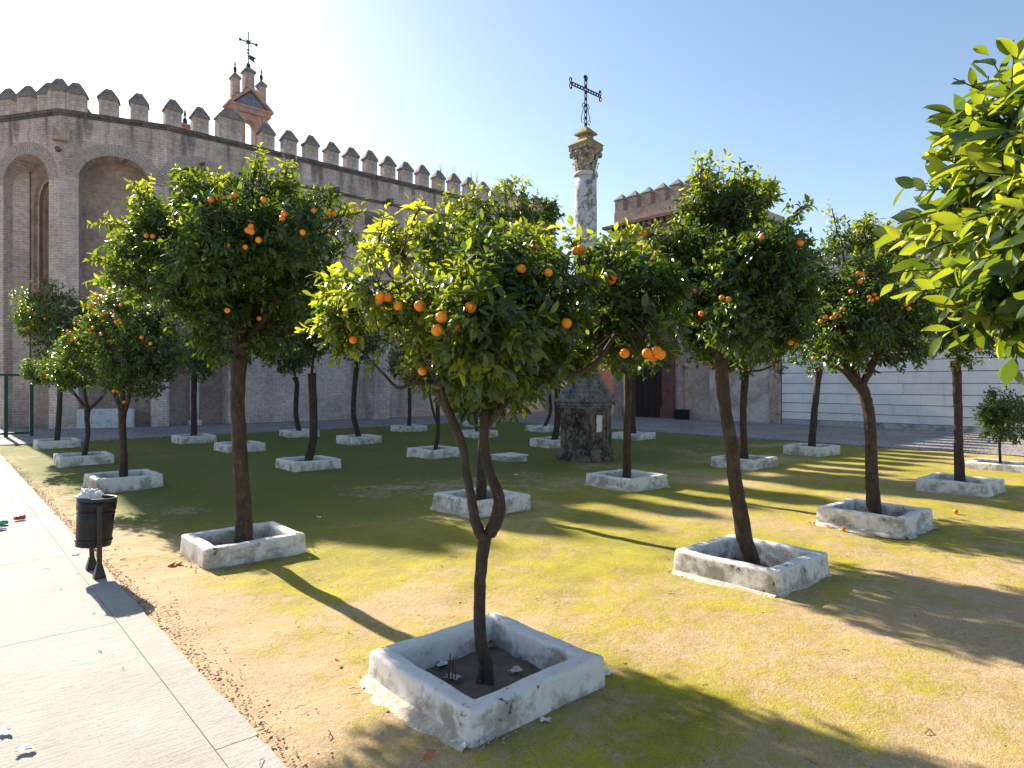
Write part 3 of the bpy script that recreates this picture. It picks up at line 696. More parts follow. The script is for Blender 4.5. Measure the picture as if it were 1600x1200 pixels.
# roof of a building further off, seen above the wall
rfb = empty('distant_shed', (*ab(6.5, WB+22), 0), TH); tag(rfb, 'distant shed with blue grey roof above the white wall', 'shed')
MB().box(-5, 5, -14, 14, 0, 11.8).build('wall', M['panel_base'], rfb)
m = MB(); m.prism_y([(-5.6,11.803),(5.6,11.803),(0,14.2)], -14.4, 14.4); m.build('roof', M['roof'], rfb)

# ------------------------------------------------------------------ stone cross
SC = empty('stone_cross', (1.97, 17.35, 0), TH); SC.scale = (.95,.95,1); tag(SC, 'tall marble column with iron cross on a sooty stone pedestal', 'monument')
m = MB(); m.box(-.60,.60,-.60,.60,-0.02,.16,0.02); m.box(-.555,.555,-.555,.555,.163,.30,0.03); pdl = m.build('plinth', M['pedestal'], SC)
m = MB(); m.box(-.47,.47,-.47,.47,.303,1.36)
for sx in (-1,1):
    for sy in (-1,1): m.box(*(sorted((sx*.50, sx*.32))), *(sorted((sy*.50, sy*.32))), .302, 1.359)
for s in (-1,1):      # raised panel borders
    for z0, z1 in ((.31,.42),(1.24,1.352)):
        m.box(-.315,.315,*(sorted((s*.472, s*.497))),z0,z1); m.box(*(sorted((s*.472, s*.497))),-.315,.315,z0,z1)
    m.box(-.13,.13,*(sorted((s*.472, s*.487))),.52,1.12); m.box(*(sorted((s*.472, s*.487))),-.13,.13,.52,1.12)
die = m.build('pedestal_die', M['pedestal'], SC)
m = MB(); m.box(-.53,.53,-.53,.53,1.363,1.43,0.015); m.box(-.59,.59,-.59,.59,1.433,1.53,0.02); m.box(-.63,.63,-.63,.63,1.533,1.61,0.02)
m.build('pedestal_cornice', M['step'], SC)
for k in range(5):
    w = .57 - .065*k; z = 1.613 + .13*k; MB().box(-w,w,-w,w,z,z+.127,0.025).build('step', M['step'], SC)
m = MB(); prof = [(.40,2.26),(.40,2.34),(.365,2.37),(.35,2.42),(.365,2.47),(.335,2.52)]
m.lathe(prof, 28); m.build('shaft_base', M['marble'], SC, True)
prof = [(.325,2.523)] + [(.325 - .018*t/12 + 0.004*math.sin(t*2.1), 2.523 + (7.50-2.523)*t/12) for t in range(1, 13)]
m = MB().lathe(prof, 32); m.build('shaft', M['marble'], SC, True)
MB().lathe([(.31,7.503),(.345,7.53),(.352,7.58),(.33,7.62),(.30,7.64)], 28).build('collar', M['marble'], SC, True)
cp = MB().lathe([(.275,7.643),(.28,7.75),(.27,7.9),(.29,8.02),(.33,8.12),(.36,8.17)], 24).build('capital', M['marble_cap'], SC, True)
lf = MB()
for tier, (z0, zz, r0_, n) in enumerate(((7.65, .24, .285, 8), (7.82, .26, .29, 8))):
    for k in range(n):
        an = 2*math.pi*(k + .5*tier)/n; d = Vector((math.cos(an), math.sin(an), 0)); t_ = Vector((-d.y, d.x, 0))
        P = []
        for j, (dz, dr_, w) in enumerate(((0, .0, .09), (.4, .025, .10), (.8, .04, .075), (1.0, .07, .05), (.9, .085, .025))):
            c = d*(r0_+dr_) + Vector((0,0,z0+zz*dz)); P += [c - t_*w, c + d*0.022, c + t_*w]
        lf.add(P, [f for j in range(4) for f in ((j*3,j*3+1,j*3+4,j*3+3),(j*3+1,j*3+2,j*3+5,j*3+4))])
for k in range(4):
    an = math.pi/4 + k*math.pi/2; c = Vector((math.cos(an)*.40, math.sin(an)*.40, 8.10)); ax_ = Vector((-math.sin(an), math.cos(an), 0))
    lf.tube([c - ax_*.06, c + ax_*.06], .065, 10)
lf.build('acanthus_leaves', M['marble_cap'], cp)
def frustum(b, w0, w1, z0, z1): b.add([(-w0,-w0,z0),(w0,-w0,z0),(w0,w0,z0),(-w0,w0,z0),(-w1,-w1,z1),(w1,-w1,z1),(w1,w1,z1),(-w1,w1,z1)], [(3,2,1,0),(4,5,6,7),(0,1,5,4),(1,2,6,5),(2,3,7,6),(3,0,4,7)])
m = MB(); frustum(m, .29, .34, 8.172, 8.22); m.box(-.34,.34,-.34,.34,8.222,8.30); m.build('abacus', M['marble_cap'], SC)
m = MB(); frustum(m, .33, .36, 8.302, 8.36); frustum(m, .36, .20, 8.362, 8.50); m.build('abacus_top', M['lichen'], SC)
m = MB(); frustum(m, .17, .14, 8.502, 8.60); m.build('neck', M['marble_cap'], SC)
m = MB(); frustum(m, .15, .235, 8.602, 8.64); frustum(m, .235, .225, 8.642, 8.68); frustum(m, .225, .06, 8.682, 8.85); m.build('cap_stone', M['lichen'], SC)
# wrought iron cross, arms along b
ic = MB(); zt = 10.12; zc = 9.86
for s in (-1, 1): ic.tube([(s*.038,0,8.80),(s*.038,0,zt)], .0165, 6); ic.tube([(-.60,0,zc+s*.038),(.60,0,zc+s*.038)], .0165, 6)
z = 8.9
while z < zt: ic.box(-.038,.038,-.014,.014,z,z+.07); z += .17
for k in range(-5, 6):
    if k: ic.box(k*.11-.018, k*.11+.018, -.012, .012, zc-.038, zc+.038)
def scroll(b, c, sx, sz, r=.017, n=9, R=.09):
    b.tube([(c[0]+sx*R*(1-i/n*.75)*math.sin(i*.62), c[1], c[2]+sz*R*(1-(1-i/n*.75)*math.cos(i*.62))) for i in range(n+1)], r, 5)
for s in (-1, 1):
    for t in (-1, 1): scroll(ic, (s*.60, 0, zc), s*.8, t)
    ic.tube([(s*.60,0,zc-.12),(s*.60,0,zc+.12)], .016, 5)
    scroll(ic, (0, 0, zt), s, .8)
    ic.tube([(s*.05,0,9.45),(s*.10,0,9.32),(s*.16,0,9.15),(s*.19,0,9.04),(s*.16,0,8.95),(s*.10,0,8.96),(s*.09,0,9.04),(s*.13,0,9.07)], .010, 5)
    ic.tube([(s*.05,0,9.48),(s*.12,0,9.47),(s*.15,0,9.40),(s*.11,0,9.36)], .010, 5)
ic.tube([(0,0,zt-.02),(0,0,zt+.14)], .018, 5)
ic.build('iron_cross', M['iron'], SC)
# poster remnant and scrawled graffiti on the die
pp = MB(); pp.add([(-.125,-.503,.74),(.10,-.503,.75),(.115,-.503,.92),(.095,-.503,.96),(.12,-.503,1.17),(-.11,-.503,1.19),(-.13,-.503,1.0),(-.105,-.503,.95)], [(0,1,2,3,4,5,6,7)])
pp.v = [(x, y + 0.0, z) for x, y, z in pp.v]; pp.v = [( x, -.5035, z) for x, y, z in pp.v]
pp2 = MB().prism_y([(x, z) for x, y, z in pp.v], -.506, -.4985); pp2.build('poster_remnant', M['paper'], SC)
gf = MB()
strokes = [[(.26,1.18),(.20,1.20),(.14,1.15),(.10,1.19),(.05,1.17)], [(.24,.78),(.23,1.02),(.14,1.04),(.12,.95),(.22,.90)], [(.06,.86),(.01,.95),(.06,1.02),(.11,.95),(.06,.86)],
           [(-.05,1.0),(-.06,.88),(-.12,.87),(-.14,1.0)], [(-.18,1.0),(-.20,.86),(-.26,.90)], [(.20,.55),(.08,.60),(.05,.70),(.14,.74)], [(-.02,.52),(-.06,.68),(-.14,.70)], [(-.16,1.18),(-.24,1.15),(-.26,1.22)]]
for q in strokes: gf.tube([(-.496, y, z) for y, z in q], .011, 5)
gf.build('graffiti', M['graffiti'], SC)

# ------------------------------------------------------------------ gate on the left
gt = empty('green_gate', (*ab(30.6, 1.95), 0.03), TH + 0.12); tag(gt, 'dark green metal gate frame in front of the church apse', 'gate')
for x in (-0.72, 0.0, 0.78): MB().box(x-.06, x+.06, -.06, .06, 0, 2.35).build('post', M['green_metal'], gt)
MB().box(-0.655, 0.715, -.03, .03, 2.27, 2.345).build('top_rail', M['green_metal'], gt); MB().box(-0.655, 0.715, -.03, .03, 0.08, 0.16).build('bottom_rail', M['green_metal'], gt)
sg = empty('sign_post', (*ab(30.4, 0.45), 0.03), TH); tag(sg, 'thin dark post with small yellow sign at the left edge', 'sign')
MB().tube([(0,0,0),(0,0,2.4)], .045, 8).build('post', M['green_metal'], sg)
so = MB().box(-0.62, -0.05, -.07, -.05, 1.95, 2.32).build('sign_plate', M['yellow'], sg)
s2 = MB(); s2.box(-0.45,-0.22,-.075,-.0705,2.05,2.1); s2.box(-0.40,-0.27,-.075,-.0705,2.13,2.22); s2.build('sign_mark', M['black'], so)
# ------------------------------------------------------------------ planters
def planter_mesh(s_b, s_a, h, wall, seed, lean=0.014):
    """hollow whitewashed kerb swept round a rectangle with rounded corners and uneven faces"""
    r = np.random.default_rng(seed); n = 14
    prof = [(lean+0.008, -0.03), (lean, 0.02), (lean*.5, h*0.5), (0.002, h-0.05), (0.0, h-0.028), (-0.004, h-0.012), (-0.013, h-0.003), (-0.028, h), (-0.045, h+.001), (-wall+0.045, h+.001), (-wall+0.028, h), (-wall+0.013, h-0.003), (-wall+0.004, h-0.012), (-wall, h-0.028), (-wall-.001, h-.05), (-wall-0.008, -0.05)]
    hb, ha = s_b/2, s_a/2; rc = 0.028
    base = []
    corners = [(-hb,-ha),(hb,-ha),(hb,ha),(-hb,ha)]
    for i in range(4):
        c = np.array(corners[i]); d = np.array(corners[(i+1)%4]); L = np.linalg.norm(d-c); t = (d-c)/L; nrm = np.array((t[1], -t[0]))
        for k in range(n+1):
            base.append((c + t*(rc + (L-2*rc)*k/n), nrm, 0.0))
        nx_ = np.array((t[0], t[1])); m_ = (nrm + nx_)/math.sqrt(2)
        base.append((d - (nx_+(-nrm))*0 - nx_*rc - nrm*rc + m_*rc, m_, 1.0))
    V = []; m = len(base)
    ph = r.uniform(0, 6.28, 8)
    for j, (off, z) in enumerate(prof):
        for i, (p, nr, cor) in enumerate(base):
            wob = 0.004*math.sin(i*0.5+ph[0]) + 0.0025*math.sin(i*1.1+ph[1]+j*.4) + r.normal(0, 0.0012)
            zz = z + (0.005*math.sin(i*0.3+ph[2]) + 0.0025*math.sin(i*.9+ph[3]) + r.normal(0, .001) if z > 0.1 else 0)
            o_ = off + wob if off > -wall*0.6 else off + wob
            f_ = 1.0 if cor == 0 else (1.0 if off > -0.02 else 1.41)
            q = p + nr*o_*f_
            V.append((q[0], q[1], zz))
    Q = []
    for j in range(len(prof)-1):
        for i in range(m): Q.append((j*m+i, j*m+(i+1)%m, (j+1)*m+(i+1)%m, (j+1)*m+i))
    me = np_mesh('kerb', np.array(V), np.array(Q)); me.materials.append(M['whitewash'])
    me.polygons.foreach_set('use_smooth', [True]*len(me.polygons))
    return me
def soil_mesh(s_b, s_a, wall, seed):
    r = np.random.default_rng(seed+50); n = 12
    xs = np.linspace(-s_b/2+wall*.8, s_b/2-wall*.8, n); ys = np.linspace(-s_a/2+wall*.8, s_a/2-wall*.8, n)
    X, Y = np.meshgrid(xs, ys); Z = 0.0 + r.normal(0, .008, X.shape)
    i = (np.arange(n-1)[:,None]*n + np.arange(n-1)[None]).ravel()
    me = np_mesh('soil', np.stack([X,Y,Z],-1).reshape(-1,3), np.stack([i,i+1,i+n+1,i+n],-1)); me.materials.append(M['soil'])
    return me
def planter(pos, label, seed, sb=1.13, sa=1.13, h=0.25, wall=0.13, apron=None):
    p = empty('tree_planter', (pos[0], pos[1], 0.0), TH + math.radians(random.Random(seed).uniform(-1.2, 1.2)))
    tag(p, label, 'planter', 'whitewashed tree planters')
    obj_from(planter_mesh(sb, sa, h, wall, seed), 'kerb', p); obj_from(soil_mesh(sb, sa, wall, seed), 'soil', p)
    if apron:
        for side in apron:
            m = MB(); n = 16; rr = random.Random(seed)
            pts_o = []; pts_i = []
            for k in range(n+1):
                t = -sb/2 + sb*k/n; w = 0.05 + rr.uniform(0.0, 0.06) + (0.07 if side == 'x' else 0)*math.sin(k/n*3.1)
                pts_o.append((t, w)); pts_i.append(t)
            V = []; Fs = []
            for k in range(n+1):
                t, w = pts_o[k]
                if side == 'x': a_, b_, c_ = (-sb/2-w, t, -0.012), (-sb/2-w*.6, t, 0.016), (-sb/2-0.004, t, 0.036)
                else: a_, b_, c_ = (t, -sa/2-w, -0.012), (t, -sa/2-w*.6, 0.012), (t, -sa/2-0.004, 0.028)
                V += [a_, b_, c_]
            for k in range(n):
                for j in range(2): Fs.append((k*3+j, k*3+j+1, (k+1)*3+j+1, (k+1)*3+j) if side == 'x' else ((k+1)*3+j, (k+1)*3+j+1, k*3+j+1, k*3+j))
            m.add(V, Fs); m.build('mortar_apron', M['apron'], p, True)
    return p
M['apron'] = stone_mat('limewash_spill', (0.56,0.50,0.42), (0.36,0.29,0.21), (0.68,0.65,0.60), 6.0)

# ------------------------------------------------------------------ orange trees
LEAF6 = np.array([(0,0,0),(.22,.135,.035),(.52,.21,.045),(.80,.13,.0),(1.0,0,-.06),(.80,-.13,.0),(.52,-.21,.045),(.22,-.135,.035),(.5,0,-.012)])
LEAF6_T = np.array([(0,8,1),(1,8,2),(2,8,3),(3,8,4),(4,8,5),(5,8,6),(6,8,7),(7,8,0)])[:, [0,1,2]]
_xs = (.10,.26,.44,.62,.78,.91); _ws = (.075,.165,.21,.185,.125,.055)
LEAFH = np.array([(0,0,0)] + [(x, w, .16*w+.02) for x, w in zip(_xs, _ws)] + [(x, 0, -.01) for x in _xs] + [(x, -w, .16*w+.02) for x, w in zip(_xs, _ws)] + [(1.0, 0, -.03)])
LEAFH_T = [(0,7,1),(0,13,7)]
for _i in range(1, 6): LEAFH_T += [(_i,_i+6,_i+7),(_i,_i+7,_i+1),(_i+6,_i+12,_i+13),(_i+6,_i+13,_i+7)]
LEAFH_T = np.array(LEAFH_T + [(6,12,19),(12,18,19)])
LEAF2 = np.array([(0,0,0),(.48,.23,.05),(1.0,0,-.05),(.48,-.23,.05)]); LEAF2_T = np.array([(0,2,1),(0,3,2)])
def unit(v): return v / np.maximum(np.linalg.norm(v, axis=-1, keepdims=True), 1e-9)
def leaf_frames(r, P, axis, k, L, spread=0.95):
    """k leaves round every sprig: base points, frames, lengths"""
    n = len(P); t = (np.arange(k)+0.6)/k; t = np.tile(t, (n,1)) + r.uniform(-.06,.06,(n,k))
    sl = r.uniform(1.3, 2.3, (n,1)) * L
    x = unit(np.cross(axis, unit(r.normal(size=(n,3))))); y = np.cross(axis, x)
    ph = r.uniform(0, 6.28, (n,1)) + np.arange(k)[None]*2.4 + r.normal(0,.3,(n,k))
    rad = x[:,None]*np.cos(ph)[...,None] + y[:,None]*np.sin(ph)[...,None]
    base = P[:,None] + axis[:,None]*(t*sl)[...,None]
    d = unit(axis[:,None]*(0.35+0.75*t)[...,None] + rad*spread + np.array((0,0,-.32)) + r.normal(0,.18,(n,k,3)))
    up = unit(axis[:,None]*0.8 + np.array((0,0,.7)) + r.normal(0,.35,(n,k,3)))
    yy = unit(np.cross(up, d)); zz = np.cross(d, yy)
    ln = L * np.clip(r.normal(.92, .24, (n,k)), .4, 1.4) * (1.0 - .25*np.abs(t-.5))
    return base.reshape(-1,3), d.reshape(-1,3), yy.reshape(-1,3), zz.reshape(-1,3), ln.ravel()
def leaves_mesh(name, base, d, y, z, ln, tint, hi=True):
    T, TF = (LEAFH, LEAFH_T) if hi == 2 else ((LEAF6, LEAF6_T) if hi else (LEAF2, LEAF2_T))
    curl = 1.0
    n = len(base); tv = len(T); rc_ = np.random.default_rng(n if n > 1 else int(tint[0,0]*1000)+5)
    cu = rc_.normal(1.2, 1.3, (n,1,1)); wd = rc_.uniform(.75, 1.3, (n,1,1)); bend = rc_.normal(-.10, .16, (n,1,1)); tx = T[None,:,0,None]
    V = base[:,None] + ln[:,None,None]*(tx*d[:,None] + T[None,:,1,None]*wd*y[:,None] + (T[None,:,2,None]*cu + bend*tx*tx)*z[:,None])
    F_ = (TF[None] + (np.arange(n)*tv)[:,None,None]).reshape(-1,3)
    me = np_mesh(name, V.reshape(-1,3), tris=F_)
    at = me.attributes.new('tint', 'FLOAT_COLOR', 'POINT')
    c = np.ones((n, tv, 4), np.float32); c[...,0] = tint[:,0,None]; c[...,1] = tint[:,1,None]; c[...,2] = 0
    at.data.foreach_set('color', c.ravel())
    me.materials.append(M['leaf'])
    if hi: me.polygons.foreach_set('use_smooth', [True]*len(me.polygons))
    return me
LEAF_VAR = []
for ti in range(8):
    tint = np.array([[ (ti*0.37) % 1.0, (0.0, .05, .1, .25, .5, .8, .02, .4)[ti] ]])
    me = leaves_mesh('leaf', np.zeros((1,3)), np.array([[1.,0,0]]), np.array([[0,1.,0]]), np.array([[0,0,1.]]), np.array([1.0]), tint, 2)
    LEAF_VAR.append(me)
def orange_mesh():
    m = MB(); n = 12; prof = [(0.002,-.5),(.25,-.44),(.43,-.26),(.5,0),(.44,.25),(.27,.42),(.06,.475),(.03,.455)]
    m.lathe(prof, n); me = m.mesh('orange'); me.materials.append(M['orange']); me.polygons.foreach_set('use_smooth', [True]*len(me.polygons)); return me
ORANGE = orange_mesh()

def smooth_path(pts, n=4):
    """Catmull-Rom through (Vector, radius)"""
    P = [pts[0]] + list(pts) + [pts[-1]]; out = []
    for i in range(1, len(P)-2):
        p0, p1, p2, p3 = [np.array((*q[0], q[1])) for q in P[i-1:i+3]]
        for k in range(n):
            t = k/n; out.append(0.5*((2*p1) + (-p0+p2)*t + (2*p0-5*p1+4*p2-p3)*t*t + (-p0+3*p1-3*p2+p3)*t**3))
    out.append(np.array((*pts[-1][0], pts[-1][1])))
    return [Vector(o[:3]) for o in out], [max(float(o[3]), .003) for o in out]

def orange_tree(name_label, pos, trunk, lobes, leaf=0.085, sprigs=900, k=8, hi=True, limbs=(), oranges=(), n_or=0, seed=1, young=0.18, parts=0,
                depth=0.62, or_d=0.061, shoots=(), tubes=10, fill=0.35, side_y=0.0, gap_f=2.5, girth=.84, shrink=1.0):
    r = np.random.default_rng(seed); rr = random.Random(seed)
    X0, Y0 = pos; O = Vector((X0, Y0, 0))
    root = empty('orange_tree', O); tag(root, name_label, 'tree', 'orange trees planted in rows')
    sc = Y0 / F                                                     # metres per photo pixel at the trunk
    def at(u, v, dy=0.0): return px(u, v, Y0+dy) - O
    # trunk
    tp = [(at(u, v), w*sc/2*girth) for u, v, w in trunk]
    tp = [(Vector((0, 0, -0.03)), tp[0][1]*1.6), (Vector((0.003, 0, 0.035)), tp[0][1]*1.22), (Vector((0, 0, .14)), tp[0][1]*1.02)] + tp[1:]
    P, R = smooth_path(tp, 5)
    P = [p + Vector((rr.uniform(-1,1), rr.uniform(-1,1), 0))*0.05*q for p, q in zip(P, R)]
    MB().tube(P, R, tubes, rnd=0.05, seed=seed).build('trunk', M['bark'], root, True)
    nodes = [(p, q) for p, q in zip(P, R)][-4:]
    # lobes to 3-D
    us = np.array([l[0] for l in lobes]); ws = np.array([l[2] for l in lobes])
    half_w = ((us+ws).max() - (us-ws).min())/2*sc
    C = []; RR = []
    order = np.argsort(-ws)
    for j, i in enumerate(order):
        l = lobes[i]
        dy = l[3] if len(l) > 3 else rr.uniform(-1, 1)*depth*max(half_w - l[2]*sc, 0.0)*0.9
        C.append(np.array(at(l[0], l[1], dy))); RR.append(l[2]*(Y0+dy)/F)
    C = np.array(C); RR = np.array(RR); main = len(C)
    cc = (C*RR[:,None]**2).sum(0)/(RR**2).sum(); zr = (C[:,2]+RR).max(), (C[:,2]-RR).min()
    # extra rounds in front and behind so that the crown is as deep as it is wide
    eC = []; eR = []
    for s in (-1, 1):
        for q in range(3):
            i = order[rr.randrange(min(4, len(order)))]
            rad = ws.max()*sc*rr.uniform(.62, .85); dy = s*max(half_w*depth*1.15 - rad*.3, rad*.4)
            f_ = (Y0+dy)/Y0
            c = np.array((cc[0]+rr.uniform(-.42,.42)*half_w, 0, cc[2] + rr.uniform(-.22,.16)*(zr[0]-zr[1])))
            w_ = Vector((c[0]+X0, Y0, c[2])); u_ = w_.x/Y0*F+CX; v_ = CY-(w_.z-CAMH)/Y0*F
            eC.append(np.array(at(u_, v_, dy))); eR.append(rad)
    C = np.vstack([C, eC]); RR = np.concatenate([RR, np.array(eR)*.9]); RR = np.maximum(RR - leaf*shrink, RR*.6)
    # limbs
    li = 0
    for pl in limbs:
        q = [(at(p[0], p[1], p[3] if len(p) > 3 else 0), p[2]*sc/2*girth) for p in pl]
        LP, LR = smooth_path(q, 5)
        MB().tube(LP, LR, max(6, tubes-2), rnd=0.07, seed=seed+li).build('limb', M['bark'], root, True); li += 1
        nodes += list(zip(LP, LR))[3:]
    tw = MB()
    idx = sorted(range(len(C)), key=lambda i: np.linalg.norm(C[i]-np.array(P[-1])))
    for i in idx:
        tgt = Vector(C[i])
        best = min(nodes, key=lambda nd: (nd[0]-tgt).length + max(0, nd[0].z - tgt.z)*1.5)
        d = tgt - best[0]
        if d.length < 0.08: continue
        mid = best[0] + d*0.5 + Vector((rr.uniform(-.1,.1), rr.uniform(-.1,.1), -0.08))*d.length
        r0_ = min(best[1]*.75, 0.032 + .012*RR[i]); q = [(best[0], r0_), (mid, r0_*.75), (tgt, r0_*.5)]
        LP, LR = smooth_path(q, 4)
        MB().tube(LP, LR, 7, rnd=0.06, seed=seed+i).build('limb', M['bark'], root, True)
        nodes += list(zip(LP, LR))[2:]
    # small branches inside every lobe
    nb = 7 if hi else 4
    for i in range(len(C)):
        for _ in range(nb):
            e = Vector(C[i]) + Vector(r.normal(size=3)).normalized()*RR[i]*rr.uniform(.45, .92)
            best = min(nodes, key=lambda nd: (nd[0]-e).length + max(0, nd[0].z-e.z)*.8)
            mid = (best[0]+e)/2 + Vector((rr.uniform(-1,1), rr.uniform(-1,1), -.4))*0.12*(e-best[0]).length
            tw.tube([best[0], mid, e], [min(best[1]*.6,.011), .007, .004], 5)
    # sprigs
    sprigs = int(sprigs*1.8); w = RR**2; w[main:] *= 0.8; w /= w.sum(); sel = r.choice(len(C), sprigs, p=w)
    dirs = unit(r.normal(size=(sprigs,3)))
    bumps = unit(r.normal(size=(len(C)*7,3))).reshape(len(C),7,3)
    lump = (np.maximum(0, (bumps[sel]*dirs[:,None]).sum(-1))**6).max(1)
    rho = (1 - (1-fill)*0+0) * (0.62 + 0.36*r.uniform(0,1,sprigs)**0.6) * (0.80 + 0.30*lump)
    inner = r.uniform(0,1,sprigs) < 0.16; rho = np.where(inner, r.uniform(.2,.65,sprigs), rho)
    Pn = C[sel] + dirs*(RR[sel]*rho)[:,None]
    # drop sprigs buried deep inside several lobes
    dd = np.linalg.norm(Pn[:,None]-C[None], axis=-1)/RR[None]
    deep = (dd < 0.55).sum(1); keep = (deep <= 1) | (r.uniform(0,1,sprigs) < .35)
    gap = np.array([mnoise.noise(Vector(q)*gap_f + Vector((seed*1.7,0,0))) for q in Pn]); keep &= (gap > -0.22) | (r.uniform(0,1,sprigs) < .12)
    Pn, dirs, sel = Pn[keep], dirs[keep], sel[keep]
    out = unit(Pn - cc)
    axis = unit(dirs*.55 + out*.5 + np.array((0,0,.12)) + r.normal(0,.50,Pn.shape))
    # shoots standing out of the crown: (u, v, u2, v2)
    sp, sa_ = [], []
    for (u1,v1,u2,v2) in shoots:
        a_, b_ = at(u1,v1,rr.uniform(-.15,.15)), None; b_ = at(u2,v2,a_.y)
        n_ = max(3, int((b_-a_).length/0.07)); ax_ = (b_-a_).normalized()
        tw.tube([a_, (a_+b_)/2+Vector((rr.uniform(-.02,.02),0,0)), b_], [.009,.007,.004], 5)
        for j in range(n_):
            q = a_ + (b_-a_)*((j+.5)/n_)*.92; sp.append(np.array(q)); sa_.append(np.array(ax_) + r.normal(0,.35,3))
            if j < n_-1: sp.append(np.array(q)); sa_.append(np.array(ax_)*.4 + r.normal(0,.6,3))
    nsh = len(sp)
    if nsh: Pn = np.vstack([Pn, sp]); axis = unit(np.vstack([axis, sa_]))
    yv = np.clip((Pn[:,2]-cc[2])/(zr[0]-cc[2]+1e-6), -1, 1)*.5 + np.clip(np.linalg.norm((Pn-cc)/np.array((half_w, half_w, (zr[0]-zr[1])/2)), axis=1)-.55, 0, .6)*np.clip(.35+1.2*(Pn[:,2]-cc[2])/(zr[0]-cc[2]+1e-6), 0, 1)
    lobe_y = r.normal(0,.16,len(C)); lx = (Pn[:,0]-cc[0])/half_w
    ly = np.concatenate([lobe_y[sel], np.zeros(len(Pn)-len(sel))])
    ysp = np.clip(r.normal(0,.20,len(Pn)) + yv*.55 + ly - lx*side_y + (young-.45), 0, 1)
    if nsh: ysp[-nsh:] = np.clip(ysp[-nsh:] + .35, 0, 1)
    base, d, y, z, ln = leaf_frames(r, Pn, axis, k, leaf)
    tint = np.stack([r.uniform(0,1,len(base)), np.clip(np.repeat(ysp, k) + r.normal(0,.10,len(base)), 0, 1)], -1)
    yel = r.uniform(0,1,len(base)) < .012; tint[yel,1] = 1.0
    if hi:
        for p, a_, in zip(Pn[::2 if len(Pn) > 1500 else 1], axis[::2 if len(Pn) > 1500 else 1]):
            tw.tube([p - a_*leaf*2.2 - np.array((0,0,.04)), p, p + a_*leaf*1.7], [.005,.004,.0022], 3, cap=False)
    if tw.v: tag(tw.build('twigs', M['bark'], root), kind='stuff')
    keepm = np.ones(len(base), bool)
    if parts:
        wb = base + np.array(O); dist = np.linalg.norm(wb - np.array((0,0,CAMH)), axis=1)
        u_ = wb[:,0]/np.maximum(wb[:,1],.05)*F+CX; v_ = CY-(wb[:,2]-CAMH)/np.maximum(wb[:,1],.05)*F
        face = np.abs((z*unit(wb-np.array((0,0,CAMH)))).sum(1))
        score = ln*(0.5+face)/dist**1.6; score[(u_<5)|(u_>1590)|(v_<5)|(wb[:,1]<.3)] = -1
        pick = np.argsort(-score)[:parts]; keepm[pick] = False
        for i in pick:
            vi = int(np.argmin([abs(tint[i,1]-q) + abs(tint[i,0]-(t_*.37)%1)*.2 for t_, q in enumerate((0.0,.05,.1,.25,.5,.8,.02,.4))]))
            o = bpy.data.objects.new('leaf', LEAF_VAR[vi]); L_ = float(ln[i])
            Mx = Matrix(((d[i,0],y[i,0],z[i,0],base[i,0]),(d[i,1],y[i,1],z[i,1],base[i,1]),(d[i,2],y[i,2],z[i,2],base[i,2]),(0,0,0,1))) @ Matrix.Scale(L_, 4)
            link(o, root); o.matrix_basis = Mx
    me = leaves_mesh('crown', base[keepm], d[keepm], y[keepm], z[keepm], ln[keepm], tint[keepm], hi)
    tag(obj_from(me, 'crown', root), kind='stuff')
    # fruit
    def front(u, v):                       # on the camera side of the foliage that stands there
        best = 0.0
        for c_, r_ in zip(C, RR):
            for dy in np.linspace(-half_w*1.2, 0, 13):
                if np.linalg.norm(np.array(at(u, v, dy)) - c_) < r_ + leaf*1.0: best = min(best, dy); break
        return np.array(at(u, v, best - .02))
    spots = [np.array(at(q[0], q[1], q[2])) if len(q) > 2 else front(q[0], q[1]) for q in oranges]
    tries = 0
    while len(spots) < len(oranges) + n_or and tries < 4000:
        tries += 1; i = rr.randrange(len(C)); dv = unit(r.normal(size=3))
        if dv[1] > .25 or dv[2] > .75: continue
        p = C[i] + dv*(RR[i]*rr.uniform(.95, 1.02) + leaf*.7)
        if (np.linalg.norm(p-C, axis=1)/RR < .8).sum() > 0: continue
        for q in range(rr.choice((1,1,2,3))): spots.append(p + r.normal(0,.055,3)*(q > 0))
    for p in spots:
        o = obj_from(ORANGE, 'orange', root, tuple(p)); s = or_d*rr.uniform(.85, 1.12); o.scale = (s, s, s*.96)
        o.rotation_euler = (rr.uniform(-.5,.5), rr.uniform(-.5,.5), rr.uniform(0,6))
    return root

DESC = {'T1':'nearest orange tree with low forked trunk','T2':'large dark orange tree beside the litter bin','T3':'tall orange tree right of the front planter','T4':'bent orange tree with crooked upper trunk',
 'T5':'orange tree directly behind the nearest forked tree','T6':'sunlit orange tree third along the path','T7':'small many-limbed orange tree fourth along the path','T8':'dark orange tree farthest along the path, near the gate',
 'T9':'shaded orange tree second from the path, behind the bin tree','T10':'shaded orange tree hidden straight behind the bin tree','T11':'shaded orange tree before the pale stone column','T12':'slender orange tree nearest the church buttress',
 'T13':'shaded wavy-trunked orange tree left of the nearest crown','T14':'small shaded orange tree close to the church wall','T15':'thin fork-trunked shaded orange tree left of the white slab','T16':'shaded orange tree behind the white slab',
 'T18':'far orange tree left of the stone cross','T19':'orange tree just left of the stone pedestal','T20':'far orange tree before the red doorway','T21':'straight dark-trunked orange tree right of the stone cross',
 'T22':'orange tree with low hanging fruit behind the tall tree','T23':'orange tree before the left end of the white wall','T24':'orange tree before the middle of the white wall','T26':'close orange tree reaching in from the right edge'}
